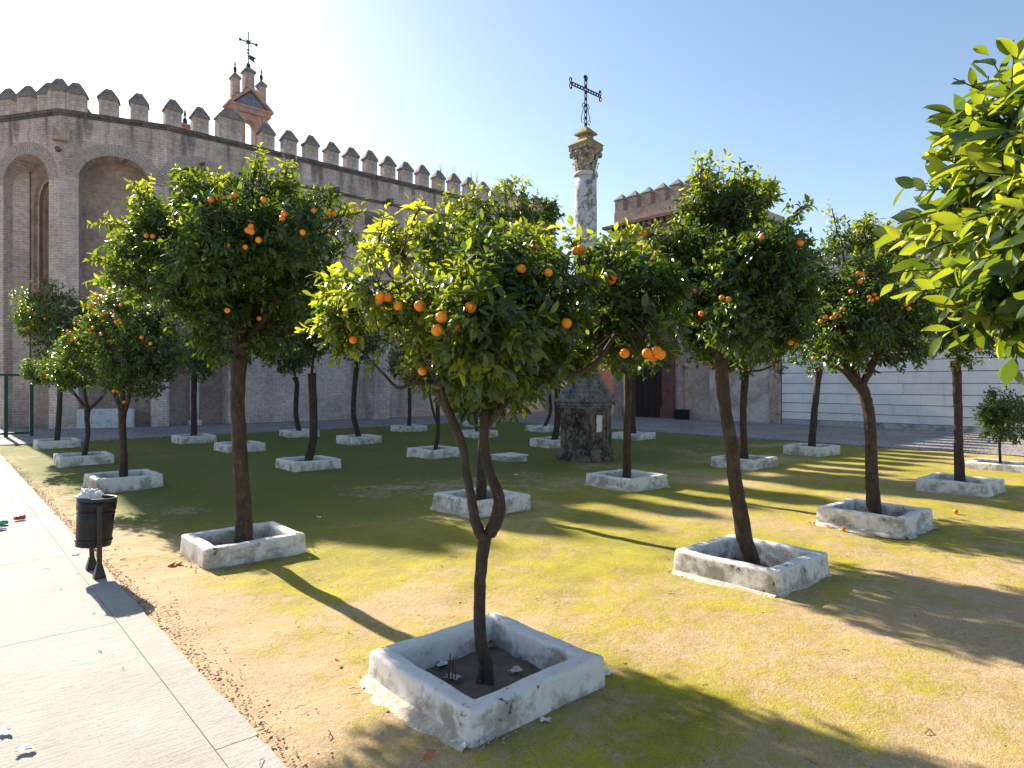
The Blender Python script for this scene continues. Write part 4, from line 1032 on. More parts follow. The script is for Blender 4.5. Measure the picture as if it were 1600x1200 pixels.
for i, k in enumerate(PL):
    x, y = POS[k]
    lab = 'whitewashed square planter of the ' + DESC[k] if k in DESC else 'far whitewashed planter without a visible trunk near the church'
    planter((x, y), lab[:1].lower()+lab[1:], 10+i, sb=1.13 if k != 'T2' else 1.12, sa=1.13 if k != 'T2' else 0.98, h={'T1':.195,'T2':.215}.get(k,.24),
            apron={'T1':('x',), 'T3':('x','y'), 'T4':('x','y'), 'T5':('x',), 'T21':('x','y'), 'T24':('x','y')}.get(k))
planter(POS['T26'], 'whitewashed square planter of the ' + DESC['T26'], 77)
# low broken kerb of the sapling
sx, sy = POS['T25']; e = np.array((sx, sy)) - .55*E1
planter((float(e[0]), float(e[1])), 'low worn whitewashed kerb round the little sapling', 91, sb=1.1, sa=2.3, h=.15, wall=.17)
# capped square without tree
sl = empty('white_slab', (*gp(796, 710, .16), 0), TH); tag(sl, 'low whitewashed square slab on the moss, without a tree', 'slab')
MB().box(-.34,.34,-.34,.34,-.02,.13,0.03).build('block', M['whitewash'], sl); MB().box(-.36,.36,-.36,.36,.132,.165,0.012).build('top', M['whitewash'], sl)

def T(key, **kw): return orange_tree(DESC[key], POS[key], **kw)
T('T1', trunk=[(758,1080,30),(752,1010,28),(749,950,27),(751,895,27),(756,850,30),(758,832,38)],
  limbs=[[(752,838,26),(742,812,24),(737,780,21),(728,735,19),(722,695,20),(706,655,20),(692,625,19),(676,580,15),(655,520,11),(640,470,8)],
         [(764,836,28),(778,806,30),(779,775,27),(766,740,22),(757,700,21),(757,660,22),(762,600,14),(775,540,10),(790,480,8)],
         [(760,668,16),(790,628,17),(822,600,15),(858,588,13),(905,583,12),(940,555,12),(966,515,9)],
         [(694,622,12),(672,604,9),(648,598,9),(622,606,8),(600,585,6),(575,560,5)],
         [(700,640,13),(672,560,10,-.2),(625,520,7,-.3)]],
  lobes=[(690,480,95),(590,440,62),(545,505,50,.0),(620,385,42),(540,450,38),(700,395,55),(770,430,85),(850,470,85),(880,540,55),(820,400,50),(945,455,80),(1005,460,70),(1015,515,64),(960,535,58),(770,560,62),(700,565,55),(620,530,58),(640,590,30),(745,612,42),(800,590,60),(760,560,75),(715,600,40),(840,560,60),(690,560,60),(950,400,36),(900,410,30)],
  leaf=.082, sprigs=1500, k=8, seed=21, girth=.70, gap_f=3.2, young=.52, side_y=.30, parts=300, or_d=.060, depth=.55,
  shoots=[(590,395,600,335),(640,370,655,322),(560,455,505,455),(540,490,490,515),(660,380,690,345),(960,385,975,368),(905,400,890,372)],
  oranges=[(594,462),(606,465),(592,468),(622,478),(656,478),(552,531),(660,580),(690,495),(712,512),(836,388,-.1),(857,426),(815,420),(900,392,-.1),(908,389,-.1),(919,429),(955,438),(957,432),(1011,552),(1026,548),(1020,558),(1032,554),(976,552),(885,505),(735,480),(683,516)], n_or=3)
T('T2', trunk=[(382,862,33),(381,800,30),(376,720,27),(372,640,26),(372,590,28),(374,560,30)],
  limbs=[[(368,566,20),(352,545,20),(338,515,18),(325,475,14),(300,430,10),(270,390,7)], [(374,560,24),(378,510,22),(385,450,16),(395,390,10),(400,330,7)], [(380,540,16),(410,500,14),(440,450,10),(480,390,7)]],
  lobes=[(370,410,105),(265,370,62),(235,330,34),(310,320,46),(300,440,70),(215,395,42),(460,370,75),(470,440,65),(400,480,75),(330,500,55),(430,520,45),(520,350,40),(395,300,42),(440,310,36),(225,450,40),(500,310,26),(350,300,30),(300,290,24),(535,345,24),(340,540,26),(180,420,20,0.)],
  leaf=.088, sprigs=2500, k=8, seed=33, young=.22, gap_f=1.9, shrink=1.25, parts=260, depth=.60,
  shoots=[(395,290,402,238),(400,290,412,243),(440,300,452,250),(448,300,440,262),(235,320,205,288),(235,330,228,286),(200,420,148,405),(190,430,152,438),(520,340,568,330),(300,290,292,280),(210,350,158,350),(330,290,352,278),(520,390,556,375)],
  oranges=[(355,384),(392,354),(393,362),(387,360),(355,485),(383,386),(402,293),(441,341),(444,334),(473,363),(512,333),(522,334),(490,329),(342,309),(367,305),(330,312),(412,312),(404,375)], n_or=5)
T('T3', trunk=[(1166,886,31),(1163,840,29),(1155,790,27),(1147,740,25),(1144,700,25),(1135,650,22),(1129,600,24),(1127,550,24)],
  limbs=[[(1127,555,20),(1118,520,18),(1095,470,12),(1075,420,8)], [(1130,552,20),(1140,500,18),(1150,440,13),(1150,370,9),(1130,310,6)], [(1138,575,13),(1165,560,12),(1200,530,9),(1225,490,7)]],
  lobes=[(1150,440,92),(1085,400,52),(1105,330,46),(1150,330,48),(1210,370,56),(1220,450,62),(1070,455,50),(1110,510,52),(1190,520,52),(1240,400,40),(1235,510,35),(1060,400,30),(1030,375,22,0.),(1185,310,28),(1250,345,22)],
  leaf=.083, sprigs=2300, k=8, seed=45, young=.22, gap_f=2.0, shrink=1.15, parts=220, depth=.62,
  shoots=[(1098,310,1090,250),(1105,310,1108,262),(1095,290,1098,246),(1150,300,1148,265),(1160,300,1158,268),(1160,310,1172,280),(1190,310,1200,292),(1240,340,1262,322),(1050,385,990,362),(1070,370,1050,335),(1120,300,1124,262)],
  oranges=[(995,355,0.),(1001,362,0.),(992,366,0.),(1009,366,0.),(1000,389,0.),(1026,394),(1064,441),(1078,458),(1086,453),(1190,372),(1250,380),(1096,490)], n_or=3)
T('T4', trunk=[(1366,806,26),(1363,760,23),(1361,700,20),(1359,655,20),(1352,620,20),(1342,598,22)],
  limbs=[[(1340,602,16),(1322,580,15),(1300,562,11),(1285,520,8)], [(1346,602,15),(1358,580,14),(1372,545,11),(1385,480,8)], [(1340,598,14),(1335,560,13),(1335,500,10),(1330,430,7)]],
  lobes=[(1340,480,80),(1295,420,46),(1370,410,52),(1275,490,42),(1415,490,48),(1420,420,38),(1350,540,48),(1300,540,36),(1400,540,38),(1315,375,28),(1350,370,30),(1260,440,26),(1430,545,24)],
  leaf=.085, sprigs=1700, k=8, seed=52, young=.22, gap_f=1.9, depth=.62, shoots=[(1310,370,1300,325),(1350,360,1352,342),(1380,375,1388,355)],
  oranges=[(1358,464),(1362,469),(1366,460),(1370,466),(1344,440),(1341,427),(1347,428),(1306,491),(1300,497),(1312,493),(1290,495),(1282,502),(1415,475),(1420,482),(1426,470),(1330,455)], n_or=8)
T('T5', trunk=[(755,785,20),(753,720,18),(757,660,17),(760,610,18)],
  lobes=[(770,430,82),(740,340,36),(790,330,48),(840,345,38),(830,400,48),(720,330,26),(700,430,50),(820,500,50),(730,520,50),(860,335,20)],
  leaf=.085, sprigs=1500, k=8, seed=61, young=.14, depth=.62, shoots=[(700,330,690,298),(790,300,800,285),(850,330,868,312),(740,310,742,292),(820,300,816,286)], n_or=6)
T('T21', trunk=[(979,756,17),(980,690,15),(981,620,15),(982,580,18)],
  lobes=[(985,490,72),(930,470,45),(1035,480,48),(980,420,45),(945,540,36),(1030,545,36),(985,560,30)], leaf=.09, sprigs=1250, k=8, hi=False, seed=71, young=.18, n_or=8)
T('T24', trunk=[(1497,760,19),(1498,700,15),(1497,640,14),(1495,590,15),(1493,565,18)],
  lobes=[(1495,490,66),(1450,470,36),(1540,480,42),(1490,430,45),(1520,540,30),(1460,530,32),(1500,560,20)], leaf=.09, sprigs=1300, k=8, hi=False, seed=72, young=.15, n_or=8)
T('T22', trunk=[(1162,727,16),(1161,660,13),(1163,610,13),(1165,580,16)],
  lobes=[(1150,510,60),(1100,530,40),(1200,530,45),(1150,450,45),(1080,565,18),(1210,570,20),(1160,570,22)], leaf=.092, sprigs=1000, k=8, hi=False, seed=73, young=.15,
  oranges=[(1060,565),(1064,571),(1092,566),(1108,569),(1113,572),(1118,568),(1208,561),(1212,570),(1170,578),(1160,580),(1205,566)], n_or=6)
T('T23', trunk=[(1269,704,15),(1272,650,12),(1277,600,12),(1280,575,14)],
  lobes=[(1285,520,48),(1255,545,30),(1310,540,30),(1280,470,36),(1270,575,15)], leaf=.095, sprigs=850, k=8, hi=False, seed=74, young=.42, n_or=4)
T('T6', trunk=[(193,752,15),(193,710,13),(191,660,13),(192,640,16)], limbs=[[(190,645,9),(178,610,8),(165,570,5)], [(194,645,9),(205,610,7),(215,570,5)], [(192,642,9),(192,600,8),(192,550,5)]],
  lobes=[(200,530,66),(155,490,36),(125,540,30),(240,510,42),(215,590,46),(160,580,38),(250,560,34),(190,470,28),(110,560,20,0.)], leaf=.09, sprigs=1500, k=8, seed=81, young=.28, depth=.6,
  shoots=[(190,470,160,440),(170,470,150,462)],
  oranges=[(144,465),(150,462),(155,468),(142,478),(147,476),(188,477),(160,491),(165,489),(186,500),(181,503),(140,515),(145,512),(106,517),(110,520),(158,522),(112,532),(118,530),(221,527),(235,537),(178,485),(200,470)], n_or=8)
T('T7', trunk=[(137,716,9),(137,680,8),(136,650,9),(137,635,11)], limbs=[[(136,640,6),(120,620,5),(100,595,4)], [(139,640,6),(155,625,5),(172,605,4)], [(137,638,6),(130,600,5),(128,570,3)]],
  lobes=[(100,575,34),(140,570,34),(60,580,22),(165,585,22),(120,545,26),(40,583,10,0.)], leaf=.095, sprigs=750, k=8, hi=False, seed=82, young=.12, n_or=6, tubes=8)
T('T8', trunk=[(90,693,10),(92,650,9),(94,600,9),(92,570,11)],
  lobes=[(72,500,44),(40,470,24),(85,460,28),(115,490,32),(85,545,30),(50,510,24),(125,470,16)], leaf=.10, sprigs=900, k=8, hi=False, seed=83, young=.08,
  oranges=[(48,440),(56,444),(28,466),(24,468),(54,454),(108,480),(55,490),(70,498),(52,507),(118,462),(85,450)], n_or=10, tubes=8)
def small(k, u0, v0, v1, w, cu, cv, r, seed, n_or=4, bend=0, young=.08, limbs=(), sprigs=650):
    rr = random.Random(seed); lob = [(cu, cv, r)] + [(cu + r*.8*math.cos(t), cv + r*.55*math.sin(t), r*rr.uniform(.45,.65)) for t in (0.2, 1.4, 2.9, 4.0, 5.3)]
    T(k, trunk=[(u0,v0,w*1.1),(u0+bend,v0*.6+v1*.4,w),(u0+bend*.4,v1+8,w),(cu*.3+u0*.7,v1-6,w*1.15)], lobes=lob, leaf=.10, sprigs=sprigs, k=8, hi=False, seed=seed, young=young, n_or=n_or, tubes=8, limbs=limbs)
small('T9', 487, 728, 590, 15, 488, 505, 58, 101, 8, 3, sprigs=1000); small('T10', 375, 698, 590, 10, 375, 520, 46, 102)
small('T11', 303, 685, 590, 11, 308, 550, 42, 103, 6); small('T12', 465, 677, 595, 9, 452, 548, 38, 104, 5, -3)
small('T13', 558, 687, 580, 10, 556, 528, 42, 105, 5, -6); small('T14', 640, 668, 610, 7, 640, 570, 32, 106, 3)
small('T15', 684, 706, 630, 8, 682, 550, 48, 107, 4, 0, limbs=[[(684,665,5),(676,640,5),(670,610,4)]]); small('T16', 743, 676, 610, 7, 745, 560, 38, 108, 3)
small('T18', 858, 668, 610, 6, 852, 560, 34, 109, 3, 2); small('T19', 871, 692, 600, 12, 873, 545, 44, 110, 3); small('T20', 988, 679, 600, 10, 988, 545, 40, 111, 3)
# sapling
orange_tree('little green sapling tree at the right edge', POS['T25'], trunk=[(1563,724,5),(1562,700,4.5),(1563,680,4)], lobes=[(1563,660,30),(1560,625,22),(1585,640,22),(1545,650,18),(1585,672,20),(1600,655,16)],
            leaf=.10, sprigs=420, k=7, hi=False, seed=131, young=.12, tubes=7)
# close tree at the right edge, trunk outside the frame
x26, y26 = POS['T26']
def t26():
    out = []
    for (u, v, r, Y) in ((1555,175,62,2.3),(1478,180,28,2.4),(1600,240,110,2.2),(1520,280,70,2.3),(1465,300,42,2.4),(1590,380,105,2.1),(1500,380,62,2.3),(1440,345,26,2.45),(1540,440,70,2.2),(1620,440,85,2.0),(1480,425,36,2.35),(1640,190,80,2.1),(1430,435,14,2.4),(1700,330,190,1.9)):
        p = px(u+40, v+14, Y); out.append((p.x, p.y, p.z, r*.68*Y/F))
    return out + [(2.3,1.2,2.7,.55),(2.65,.8,2.6,.6),(2.7,.4,2.9,.55),(2.2,.75,2.5,.45),(3.2,1.0,2.7,.55),(3.0,.2,2.6,.5)]
def tree26():
    r = np.random.default_rng(141); rr = random.Random(141); O = Vector((x26, y26, 0)); k = 7; leaf = .102
    root = empty('orange_tree', O); tag(root, DESC['T26'], 'tree', 'orange trees planted in rows')
    P, R = smooth_path([(Vector((0,0,.02)), .085), (Vector((.02,.0,.9)), .07), (Vector((-.02,.03,1.6)), .068), (Vector((-.05,.08,1.95)), .075)], 5)
    MB().tube(P, R, 10, rnd=.05).build('trunk', M['bark'], root, True)
    L = np.array(t26()); C = L[:,:3] - np.array((x26, y26, 0)); RR = L[:,3]
    nodes = list(zip(P, R))[-3:]; tw = MB()
    for i in sorted(range(len(C)), key=lambda i: np.linalg.norm(C[i]-np.array(P[-1]))):
        tgt = Vector(C[i]); best = min(nodes, key=lambda nd: (nd[0]-tgt).length); d = tgt-best[0]
        q = [(best[0], min(best[1]*.8,.035)), (best[0]+d*.5+Vector((0,0,-.06)), min(best[1]*.6,.02)), (tgt, .009)]
        LP, LR = smooth_path(q, 4); MB().tube(LP, LR, 7, rnd=.06, seed=i).build('limb', M['bark'], root, True); nodes += list(zip(LP, LR))[2:]
    n = 1750; w = RR**2; w[:14] *= 3; sel = r.choice(len(C), n, p=w/w.sum()); dirs = unit(r.normal(size=(n,3)))
    Pn = C[sel] + dirs*(RR[sel]*(0.35+.55*r.uniform(0,1,n)**.6))[:,None]
    axis = unit(dirs*.6 + np.array((-.15,.1,.0)) + r.normal(0,.45,Pn.shape))
    base, d, y, z, ln = leaf_frames(r, Pn, axis, k, leaf)
    ys = np.clip(r.normal(.32,.25,n) + .25*dirs[:,2], 0, 1)
    tint = np.stack([r.uniform(0,1,len(base)), np.clip(np.repeat(ys,k)+r.normal(0,.1,len(base)),0,1)], -1)
    wb = base + np.array(O); dist = np.linalg.norm(wb-np.array((0,0,CAMH)), axis=1)
    ok = dist > .9; base, d, y, z, ln, tint, wb, dist = [q[ok] for q in (base, d, y, z, ln, tint, wb, dist)]
    u_ = wb[:,0]/np.maximum(wb[:,1],.05)*F+CX
    face = np.abs((z*unit(wb-np.array((0,0,CAMH)))).sum(1)); score = ln*(.5+face)/dist**2; score[(u_>1620)|(wb[:,1]<.3)] = -1
    pick = np.argsort(-score)[:300]; keepm = np.ones(len(base), bool); keepm[pick] = False
    for i in pick:
        vi = int(np.argmin([abs(tint[i,1]-q) + abs(tint[i,0]-(t_*.37)%1)*.2 for t_, q in enumerate((0.0,.05,.1,.25,.5,.8,.02,.4))]))
        o = bpy.data.objects.new('leaf', LEAF_VAR[vi]); link(o, root)
        o.matrix_basis = Matrix(((d[i,0],y[i,0],z[i,0],base[i,0]),(d[i,1],y[i,1],z[i,1],base[i,1]),(d[i,2],y[i,2],z[i,2],base[i,2]),(0,0,0,1))) @ Matrix.Scale(float(ln[i]), 4)
    nn = np.array([q[0] for q in nodes])
    for p, a_ in zip(Pn, axis):
        b_ = nn[np.argmin(np.linalg.norm(nn-p, axis=1))]; tw.tube([b_, (b_+p)/2 + np.array((0,0,-.02)), p, p + a_*.20], [.0055,.0045,.0035,.002], 4, cap=False)
    tag(tw.build('twigs', M['bark'], root), kind='stuff')
    tag(obj_from(leaves_mesh('crown', base[keepm], d[keepm], y[keepm], z[keepm], ln[keepm], tint[keepm], 2), 'crown', root), kind='stuff')
    for X, Y, Z in [tuple(px(*q)) for q in ((1588,300,2.35),(1505,445,2.5))]:
        o = obj_from(ORANGE, 'orange', root, (X-x26, Y-y26, Z)); o.scale = (.07,.07,.068)
tree26()

# ------------------------------------------------------------------ litter bin
bn = empty('litter_bin', (-4.36, 6.80, 0.016), math.radians(-48)); tag(bn, 'dark grey litter bin on two posts at the path edge', 'litter bin')
# local x runs from the rear post to the front post
bm = MB(); n = 40; zb0, zt0 = .30, .80
bm.lathe([(.158,zb0),(.161,zb0+.012),(.168,zb0+.25),(.176,zt0-.03)], n); 
bas = bm.build('basket', M['bin_metal'], bn, True)
bas.rotation_euler = (math.radians(-4), 0, 0); bas.location = (0, -0.04, 0)
MB().lathe([(.177,zt0-.035),(.184,zt0-.03),(.184,zt0),(.176,zt0+.004),(.168,zt0-.004),(.168,zt0-.03)], n).build('rim', M['bin_post'], bas, True)
MB().lathe([(.178,zt0-.125),(.1805,zt0-.12),(.1825,zt0-.04),(.1795,zt0-.036)], n).build('liner_fold', M['bag_black'], bas, True)
hole = MB().box(-.0035,.0035,-.002,.002,-.0035,.0035).mesh('perforation')
sl = MB()
for zz in (.05, .33): sl.lathe([(.1675+.016*zz, zb0+zz),(.1705+.016*zz, zb0+zz+.004),(.1705+.016*zz, zb0+zz+.022),(.1675+.016*zz, zb0+zz+.026)], n)
sl.build('band', M['bin_metal'], bas, True)
for s in (-1, 1):
    m = MB(); m.box(s*.205-.022, s*.205+.022, -.022, .022, .10, .74, .004); po = m.build('post', M['bin_post'], bn)
    f = MB(); X = s*.205
    f.add([(X-.052,-.052,.0),(X+.052,-.052,.0),(X+.052,.052,.0),(X-.052,.052,.0),(X-.052,-.052,.018),(X+.052,-.052,.018),(X+.052,.052,.018),(X-.052,.052,.018),(X-.024,-.024,.14),(X+.024,-.024,.14),(X+.024,.024,.14),(X-.024,.024,.14)],
          [(3,2,1,0),(0,1,5,4),(1,2,6,5),(2,3,7,6),(3,0,4,7),(4,5,9,8),(5,6,10,9),(6,7,11,10),(7,4,8,11),(8,9,10,11)])
    f.build('foot', M['bin_post'], po)
    MB().tube([(s*.165,0,.66),(s*.205,0,.66)], .016, 8).build('hinge', M['black'], po)
MB().tube([(-.23,0,.27),(-.1,0,.245),(.1,0,.245),(.23,0,.27)], .009, 6).build('stay', M['bin_post'], bn)
def crumple(name, mat, dims, seed, parent=None, loc=(0,0,0), rz=0, n=22, rough=.35, half=False):
    r = np.random.default_rng(seed); V = []; dirs = unit(r.normal(size=(9,3)))
    nu, nv = n, n//2
    for j in range(nv+1):
        th = math.pi*j/nv
        for i in range(nu):
            p_ = 2*math.pi*i/nu; d = np.array((math.sin(th)*math.cos(p_), math.sin(th)*math.sin(p_), math.cos(th)))
            nv_ = mnoise.turbulence(Vector(d*2.6)+Vector((seed*3.1,0,0)), 2, True)
            s = .72 + rough*1.5*nv_ + rough*(np.abs(dirs@d).max()-.75) + rough*.5*(np.abs(np.sin(3.1*(dirs[:3]@d)+seed)).mean()-.5) + r.normal(0,.03)
            q = d*s*np.array(dims); 
            if half: q[2] = max(q[2], -dims[2]*.12)
            V.append(q)
    Q = [(j*nu+i, (j+1)*nu+i, (j+1)*nu+(i+1)%nu, j*nu+(i+1)%nu) for j in range(nv) for i in range(nu)]
    me = np_mesh(name, np.array(V), np.array(Q)); me.materials.append(mat)
    return obj_from(me, name, parent, loc, rz)
bg_ = crumple('plastic_bag', M['bag_white'], (.10,.11,.075), 5, None, (-4.36-.055, 6.80-.01, .815), 0.4, n=44, rough=.5); tag(bg_, 'crumpled white plastic bag stuffed in the litter bin', 'bag')

# ------------------------------------------------------------------ small things on the ground
def ground_at(u, v): Y = F*CAMH/(v-CY); return ((u-CX)*Y/F, Y)
def cup():
    x, y = ground_at(30, 815); c = empty('red_cup', (x, y, .058), 1.2); tag(c, 'crushed red plastic cup lying on the path', 'cup')
    m = MB(); prof = [(.030,-.06),(.034,-.02),(.040,.06)]; n = 14; V = []; Fs = []
    for r_, xx in prof:
        for k in range(n): an = 2*math.pi*k/n; V.append((xx, r_*math.cos(an)*1.15, r_*math.sin(an)*.9))
    for j in range(2):
        for k in range(n): Fs.append((j*n+k, j*n+(k+1)%n, (j+1)*n+(k+1)%n, (j+1)*n+k))
    Fs.append(tuple(range(n))); m.add(V, Fs); m.build('wall', M['red_cup'], c, True)
    r_ = MB(); r_.tube([(.06, .046*math.cos(t*.449), .036*math.sin(t*.449)) for t in range(15)], .003, 5); r_.build('rim', M['red_cup'], c, True)
cup()
x, y = ground_at(2, 822); o = crumple('green_bag', M['green_bag'], (.13,.06,.045), 8, None, (x, y, .05), -.5, half=True); tag(o, 'crumpled green plastic wrapper on the path at the left edge', 'wrapper')
x, y = ground_at(-2, 831); o = crumple('paper_scrap', M['bag_white'], (.09,.05,.03), 9, None, (x, y, .035), .3, half=True); tag(o, 'white scrap beside the green wrapper at the left edge', 'paper scrap')
def half_orange(u, v, s, label, z=.028):
    x, y = ground_at(u, v); o = obj_from(ORANGE, 'fallen_orange', None, (x, y, z)); o.scale = (s, s, s*.9); o.rotation_euler = (.6, .3, u % 6); tag(o, label, 'orange', 'fallen oranges'); return o
half_orange(1493, 802, .075, 'whole fallen orange on the moss right of the bent tree')
half_orange(1318, 829, .06, 'fallen orange against the left front of the bent tree planter', .02)
for i, (u, v, s, lb) in enumerate(((268,884,.085,'largest piece of squashed orange near the bin tree planter'), (280,882,.07,'smaller squashed orange piece touching the bin tree planter side'))):
    o = half_orange(u, v, s, lb, .012); o.scale = (s*1.15, s, s*.42)
def dry_leaf_mesh(curl=.35):
    V = []; n = 7
    for i in range(n):
        t = i/(n-1); w = .5*math.sin(math.pi*min(1, t*.94+.03))**.8*.62; zc = curl*.6*(t-.5)**2
        V += [(t-.5, -w, zc+curl*.5*w), (t-.5, 0, zc), (t-.5, w, zc+curl*.5*w)]
    Fs = [f for i in range(n-1) for f in ((i*3,(i+1)*3,(i+1)*3+1,i*3+1),(i*3+1,(i+1)*3+1,(i+1)*3+2,i*3+2))]
    m = MB().add(V, Fs).mesh('dry_leaf'); m.polygons.foreach_set('use_smooth', [True]*len(m.polygons)); return m
DL = dry_leaf_mesh(.7); M['rust_leaf'] = flat_mat('rusty_leaf', (0.42,0.16,0.07), .7, 0, .3); DL.materials.append(M['rust_leaf'])
x, y = ground_at(671, 1188); o = obj_from(DL, 'dry_leaf', None, (x, y, .03), .5); o.scale = (.075,.075,.075); o.rotation_euler = (.9, -.5, .4); tag(o, 'curled rusty dry leaf in front of the nearest planter', 'leaf')
x, y = ground_at(527, 1038); o = obj_from(DL, 'dry_leaf', None, (x, y, .02), .5); o.scale = (.06,.06,.06); o.rotation_euler = (.3, -.2, 2.4); tag(o, 'small dry leaf left of the nearest planter', 'leaf')
# scraps of paper
scr = [((692,1042),.05,'white paper scrap inside the nearest planter',.014),((708,1064),.07,'flattened carton scrap inside the nearest planter near its left wall',.014),((805,1053),.06,'pale carton scrap inside the nearest planter near its right wall',.014),
       ((498,810),.05,'white paper scrap on shaded moss right of the bin tree planter',.012),((806,743),.06,'white paper scrap on dark moss in front of the white slab',.012),
       ((950,1056),.05,'white chip at the right corner of the nearest planter',.014),((718,1166),.05,'white chip below the front corner of the nearest planter',.014),((756,1160),.06,'white chip right of the nearest planter front corner',.014),
       ((8,1152),.045,'white paper scrap on the path at the lower left edge',.022),((38,1180),.05,'larger white paper scrap on the path in the lower left',.022),((118,868),.06,'pale scrap of wrapper behind the litter bin',.02),((852,1130),.04,'tiny white fleck in the near shadow',.012)]
def sheet(name, mat, s, seed, loc):
    r = np.random.default_rng(seed); n = 6; V = []
    th = r.uniform(0, 3.14); fx = r.uniform(.3, .7)
    for j in range(n):
        for i in range(n):
            x, y = i/(n-1)-.5, j/(n-1)-.5
            f = abs(x*math.cos(th)+y*math.sin(th)-(fx-.5)*.4)
            V.append((s*1.6*x*(1+r.normal(0,.22)), s*1.1*y*(1+r.normal(0,.22)), s*(.28*f + abs(r.normal(0,.14)))))
    Q = [(j*n+i, j*n+i+1, (j+1)*n+i+1, (j+1)*n+i) for j in range(n-1) for i in range(n-1)]
    me = np_mesh(name, np.array(V), np.array(Q)); me.materials.append(mat); return obj_from(me, name, None, loc, seed*1.3)
for i, ((u, v), s, lb, z) in enumerate(scr):
    x, y = ground_at(u, v); o = sheet('paper_scrap', M['bag_white'] if i not in (1, 2) else M['apron'], s, 30+i, (x, y, z+.004)); tag(o, lb, 'paper scrap', 'scraps of paper on the ground')
# dead sticks in the nearest planter
m = MB(); c0 = POS['T1']
for dx, dy, h in ((-.24,-.02,.20),(-.22,-.01,.17),(-.20,-.03,.18),(-.25,.01,.12)): m.tube([(dx,dy,.02),(dx+.008,dy,h)], .005, 5)
o = m.build('dead_stubs', M['twig'], None, loc=(c0[0], c0[1], 0)); tag(o, 'bunch of dead stubs in the nearest planter', 'stubs')
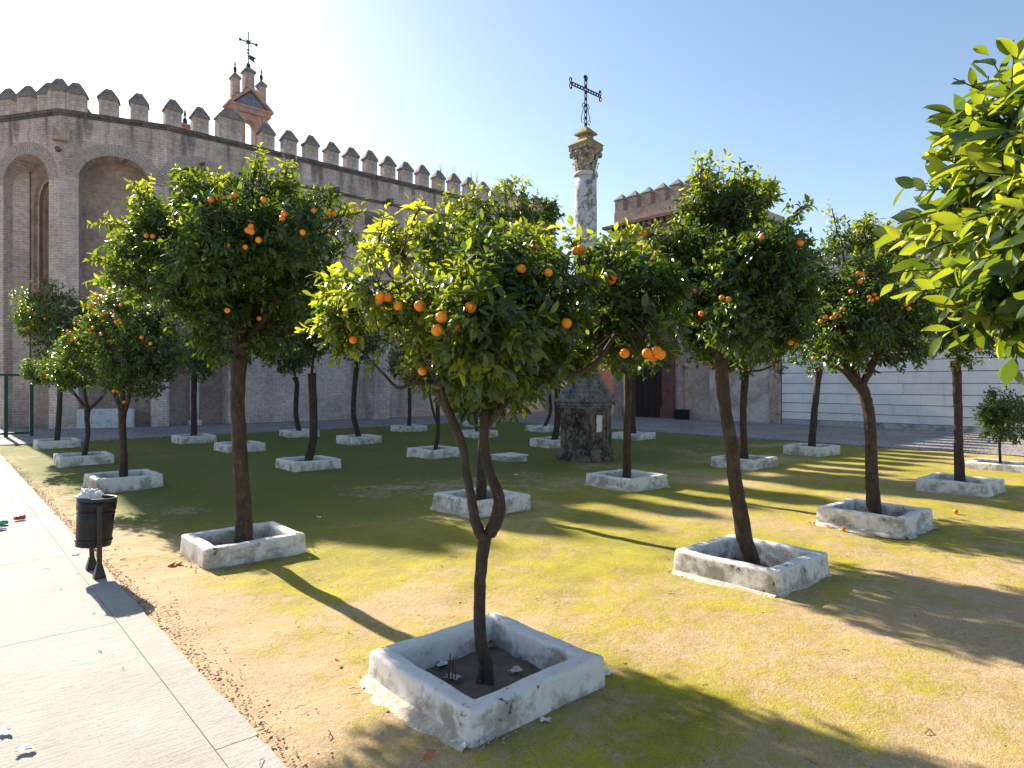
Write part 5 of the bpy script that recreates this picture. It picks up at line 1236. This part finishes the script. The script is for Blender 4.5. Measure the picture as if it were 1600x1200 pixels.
# litter of leaves, pebbles and twigs along the path edge and over the ground
def scatter():
    r = np.random.default_rng(77)
    def leaf_set(P, size, rot_t=.5):
        n = len(P); th = r.uniform(0,6.28,n); d = np.stack([np.cos(th), np.sin(th), r.normal(0,rot_t*.4,n)], -1); d = unit(d)
        up = unit(np.stack([r.normal(0,rot_t,n), r.normal(0,rot_t,n), np.ones(n)], -1)); y = unit(np.cross(up, d)); z = np.cross(d, y)
        return P, d, y, z, size
    # b, a
    n = 560; a = r.uniform(1.5, 24, n); b = 1.375 + np.abs(r.normal(0,.055,n))*(.7+.6*np.sin(a*2.3)**2); z = .006 + r.uniform(0,.014,n)
    nm = 420; a2 = np.concatenate([a, r.uniform(-1, 15, nm)]); b2 = np.concatenate([b, r.uniform(1.5, 14, nm)]); z2 = np.concatenate([z, np.full(nm,.02)])
    P = np.stack([b2, a2, z2], -1)
    base, d, y, zz, ln = leaf_set(P, r.uniform(.012,.036,len(P)))
    T_ = LEAF6; V = base[:,None] + ln[:,None,None]*(T_[None,:,0,None]*d[:,None]+T_[None,:,1,None]*y[:,None]*1.3+T_[None,:,2,None]*zz[:,None]*1.4)
    Fx = (LEAF6_T[None] + (np.arange(len(P))*9)[:,None,None]).reshape(-1,3)
    me = np_mesh('leaf_litter', V.reshape(-1,3), tris=Fx); me.materials.append(M['dry_leaf2'])
    tag(obj_from(me, 'leaf_litter', None, rz=TH), 'dry leaf litter along the edge of the path', 'leaf litter', kind='stuff')
    # pebbles and crumbs
    oct_ = np.array([(1,0,0),(-1,0,0),(0,1,0),(0,-1,0),(0,0,.7),(0,0,-.7)]); of = np.array([(0,2,4),(2,1,4),(1,3,4),(3,0,4),(2,0,5),(1,2,5),(3,1,5),(0,3,5)])
    n = 1500; a = r.uniform(1.2, 20, n); b = 1.38 + np.abs(r.normal(0,.09,n)); m2 = 1500
    a = np.concatenate([a, r.uniform(-1, 9, m2)]); b = np.concatenate([b, r.uniform(1.4, 9, m2)]); n = len(a)
    s = np.concatenate([r.uniform(.003,.011,n-m2), r.uniform(.002,.007,m2)])
    for kk in ('T1','T2','T3','T4','T5','T21','T24','T6'):
        x_, y_ = POS[kk]; pb = x_*E2[0]+y_*E2[1]; pa = x_*E1[0]+y_*E1[1]; q = 220; sd = r.integers(0,4,q); t_ = r.uniform(-.6,.6,q); o_ = .575 + np.abs(r.normal(0,.045,q))
        a = np.concatenate([a, pa + np.where(sd < 2, t_, np.where(sd == 2, o_, -o_))]); b = np.concatenate([b, pb + np.where(sd < 2, np.where(sd == 0, o_, -o_), t_)]); s = np.concatenate([s, r.uniform(.004,.016,q)])
    n = len(a)
    P = np.stack([b, a, np.full(n,.004)], -1); V = P[:,None] + oct_[None]*s[:,None,None]*r.uniform(.6,1.3,(n,6,1))
    me = np_mesh('pebbles', V.reshape(-1,3), tris=(of[None]+(np.arange(n)*6)[:,None,None]).reshape(-1,3)); me.materials.append(M['pebble'])
    tag(obj_from(me, 'pebbles', None, rz=TH), 'small pebbles and crumbs of earth along the path', 'pebbles', kind='stuff')
    m = MB(); rr = random.Random(8)
    for _ in range(170):
        if rr.random() < .45: b0, a0 = rr.uniform(1.38,1.75), rr.uniform(2,16)
        elif rr.random() < .35: b0, a0 = rr.uniform(-1.5,1.3), rr.uniform(3,14)
        else: b0, a0 = rr.uniform(1.5,9), rr.uniform(.5,9)
        t = rr.uniform(0,6.28); L = rr.uniform(.02,.10); z = .022 if b0 < 1.36 else .018
        m.tube([(b0,a0,z),(b0+L*.5*math.cos(t),a0+L*.5*math.sin(t),z+rr.uniform(0,.012)),(b0+L*math.cos(t+.3),a0+L*math.sin(t+.3),z)], rr.uniform(.0015,.0035), 4)
    tag(m.build('fallen_twigs', M['twig'], rz=TH), 'little fallen twigs on path and moss', 'twigs', kind='stuff')
def dl2():
    t = NT('mixed_dry_leaves'); g_ = t.n('NewGeometry'); c = t.ramp(g_.outputs['Random Per Island'], [(0.0,(0.14,0.09,0.055)),(0.4,(0.30,0.21,0.13)),(0.75,(0.38,0.28,0.18)),(1.0,(0.46,0.38,0.29))])
    return t.done(c, None, .8)
M['dry_leaf2'] = dl2()
scatter()
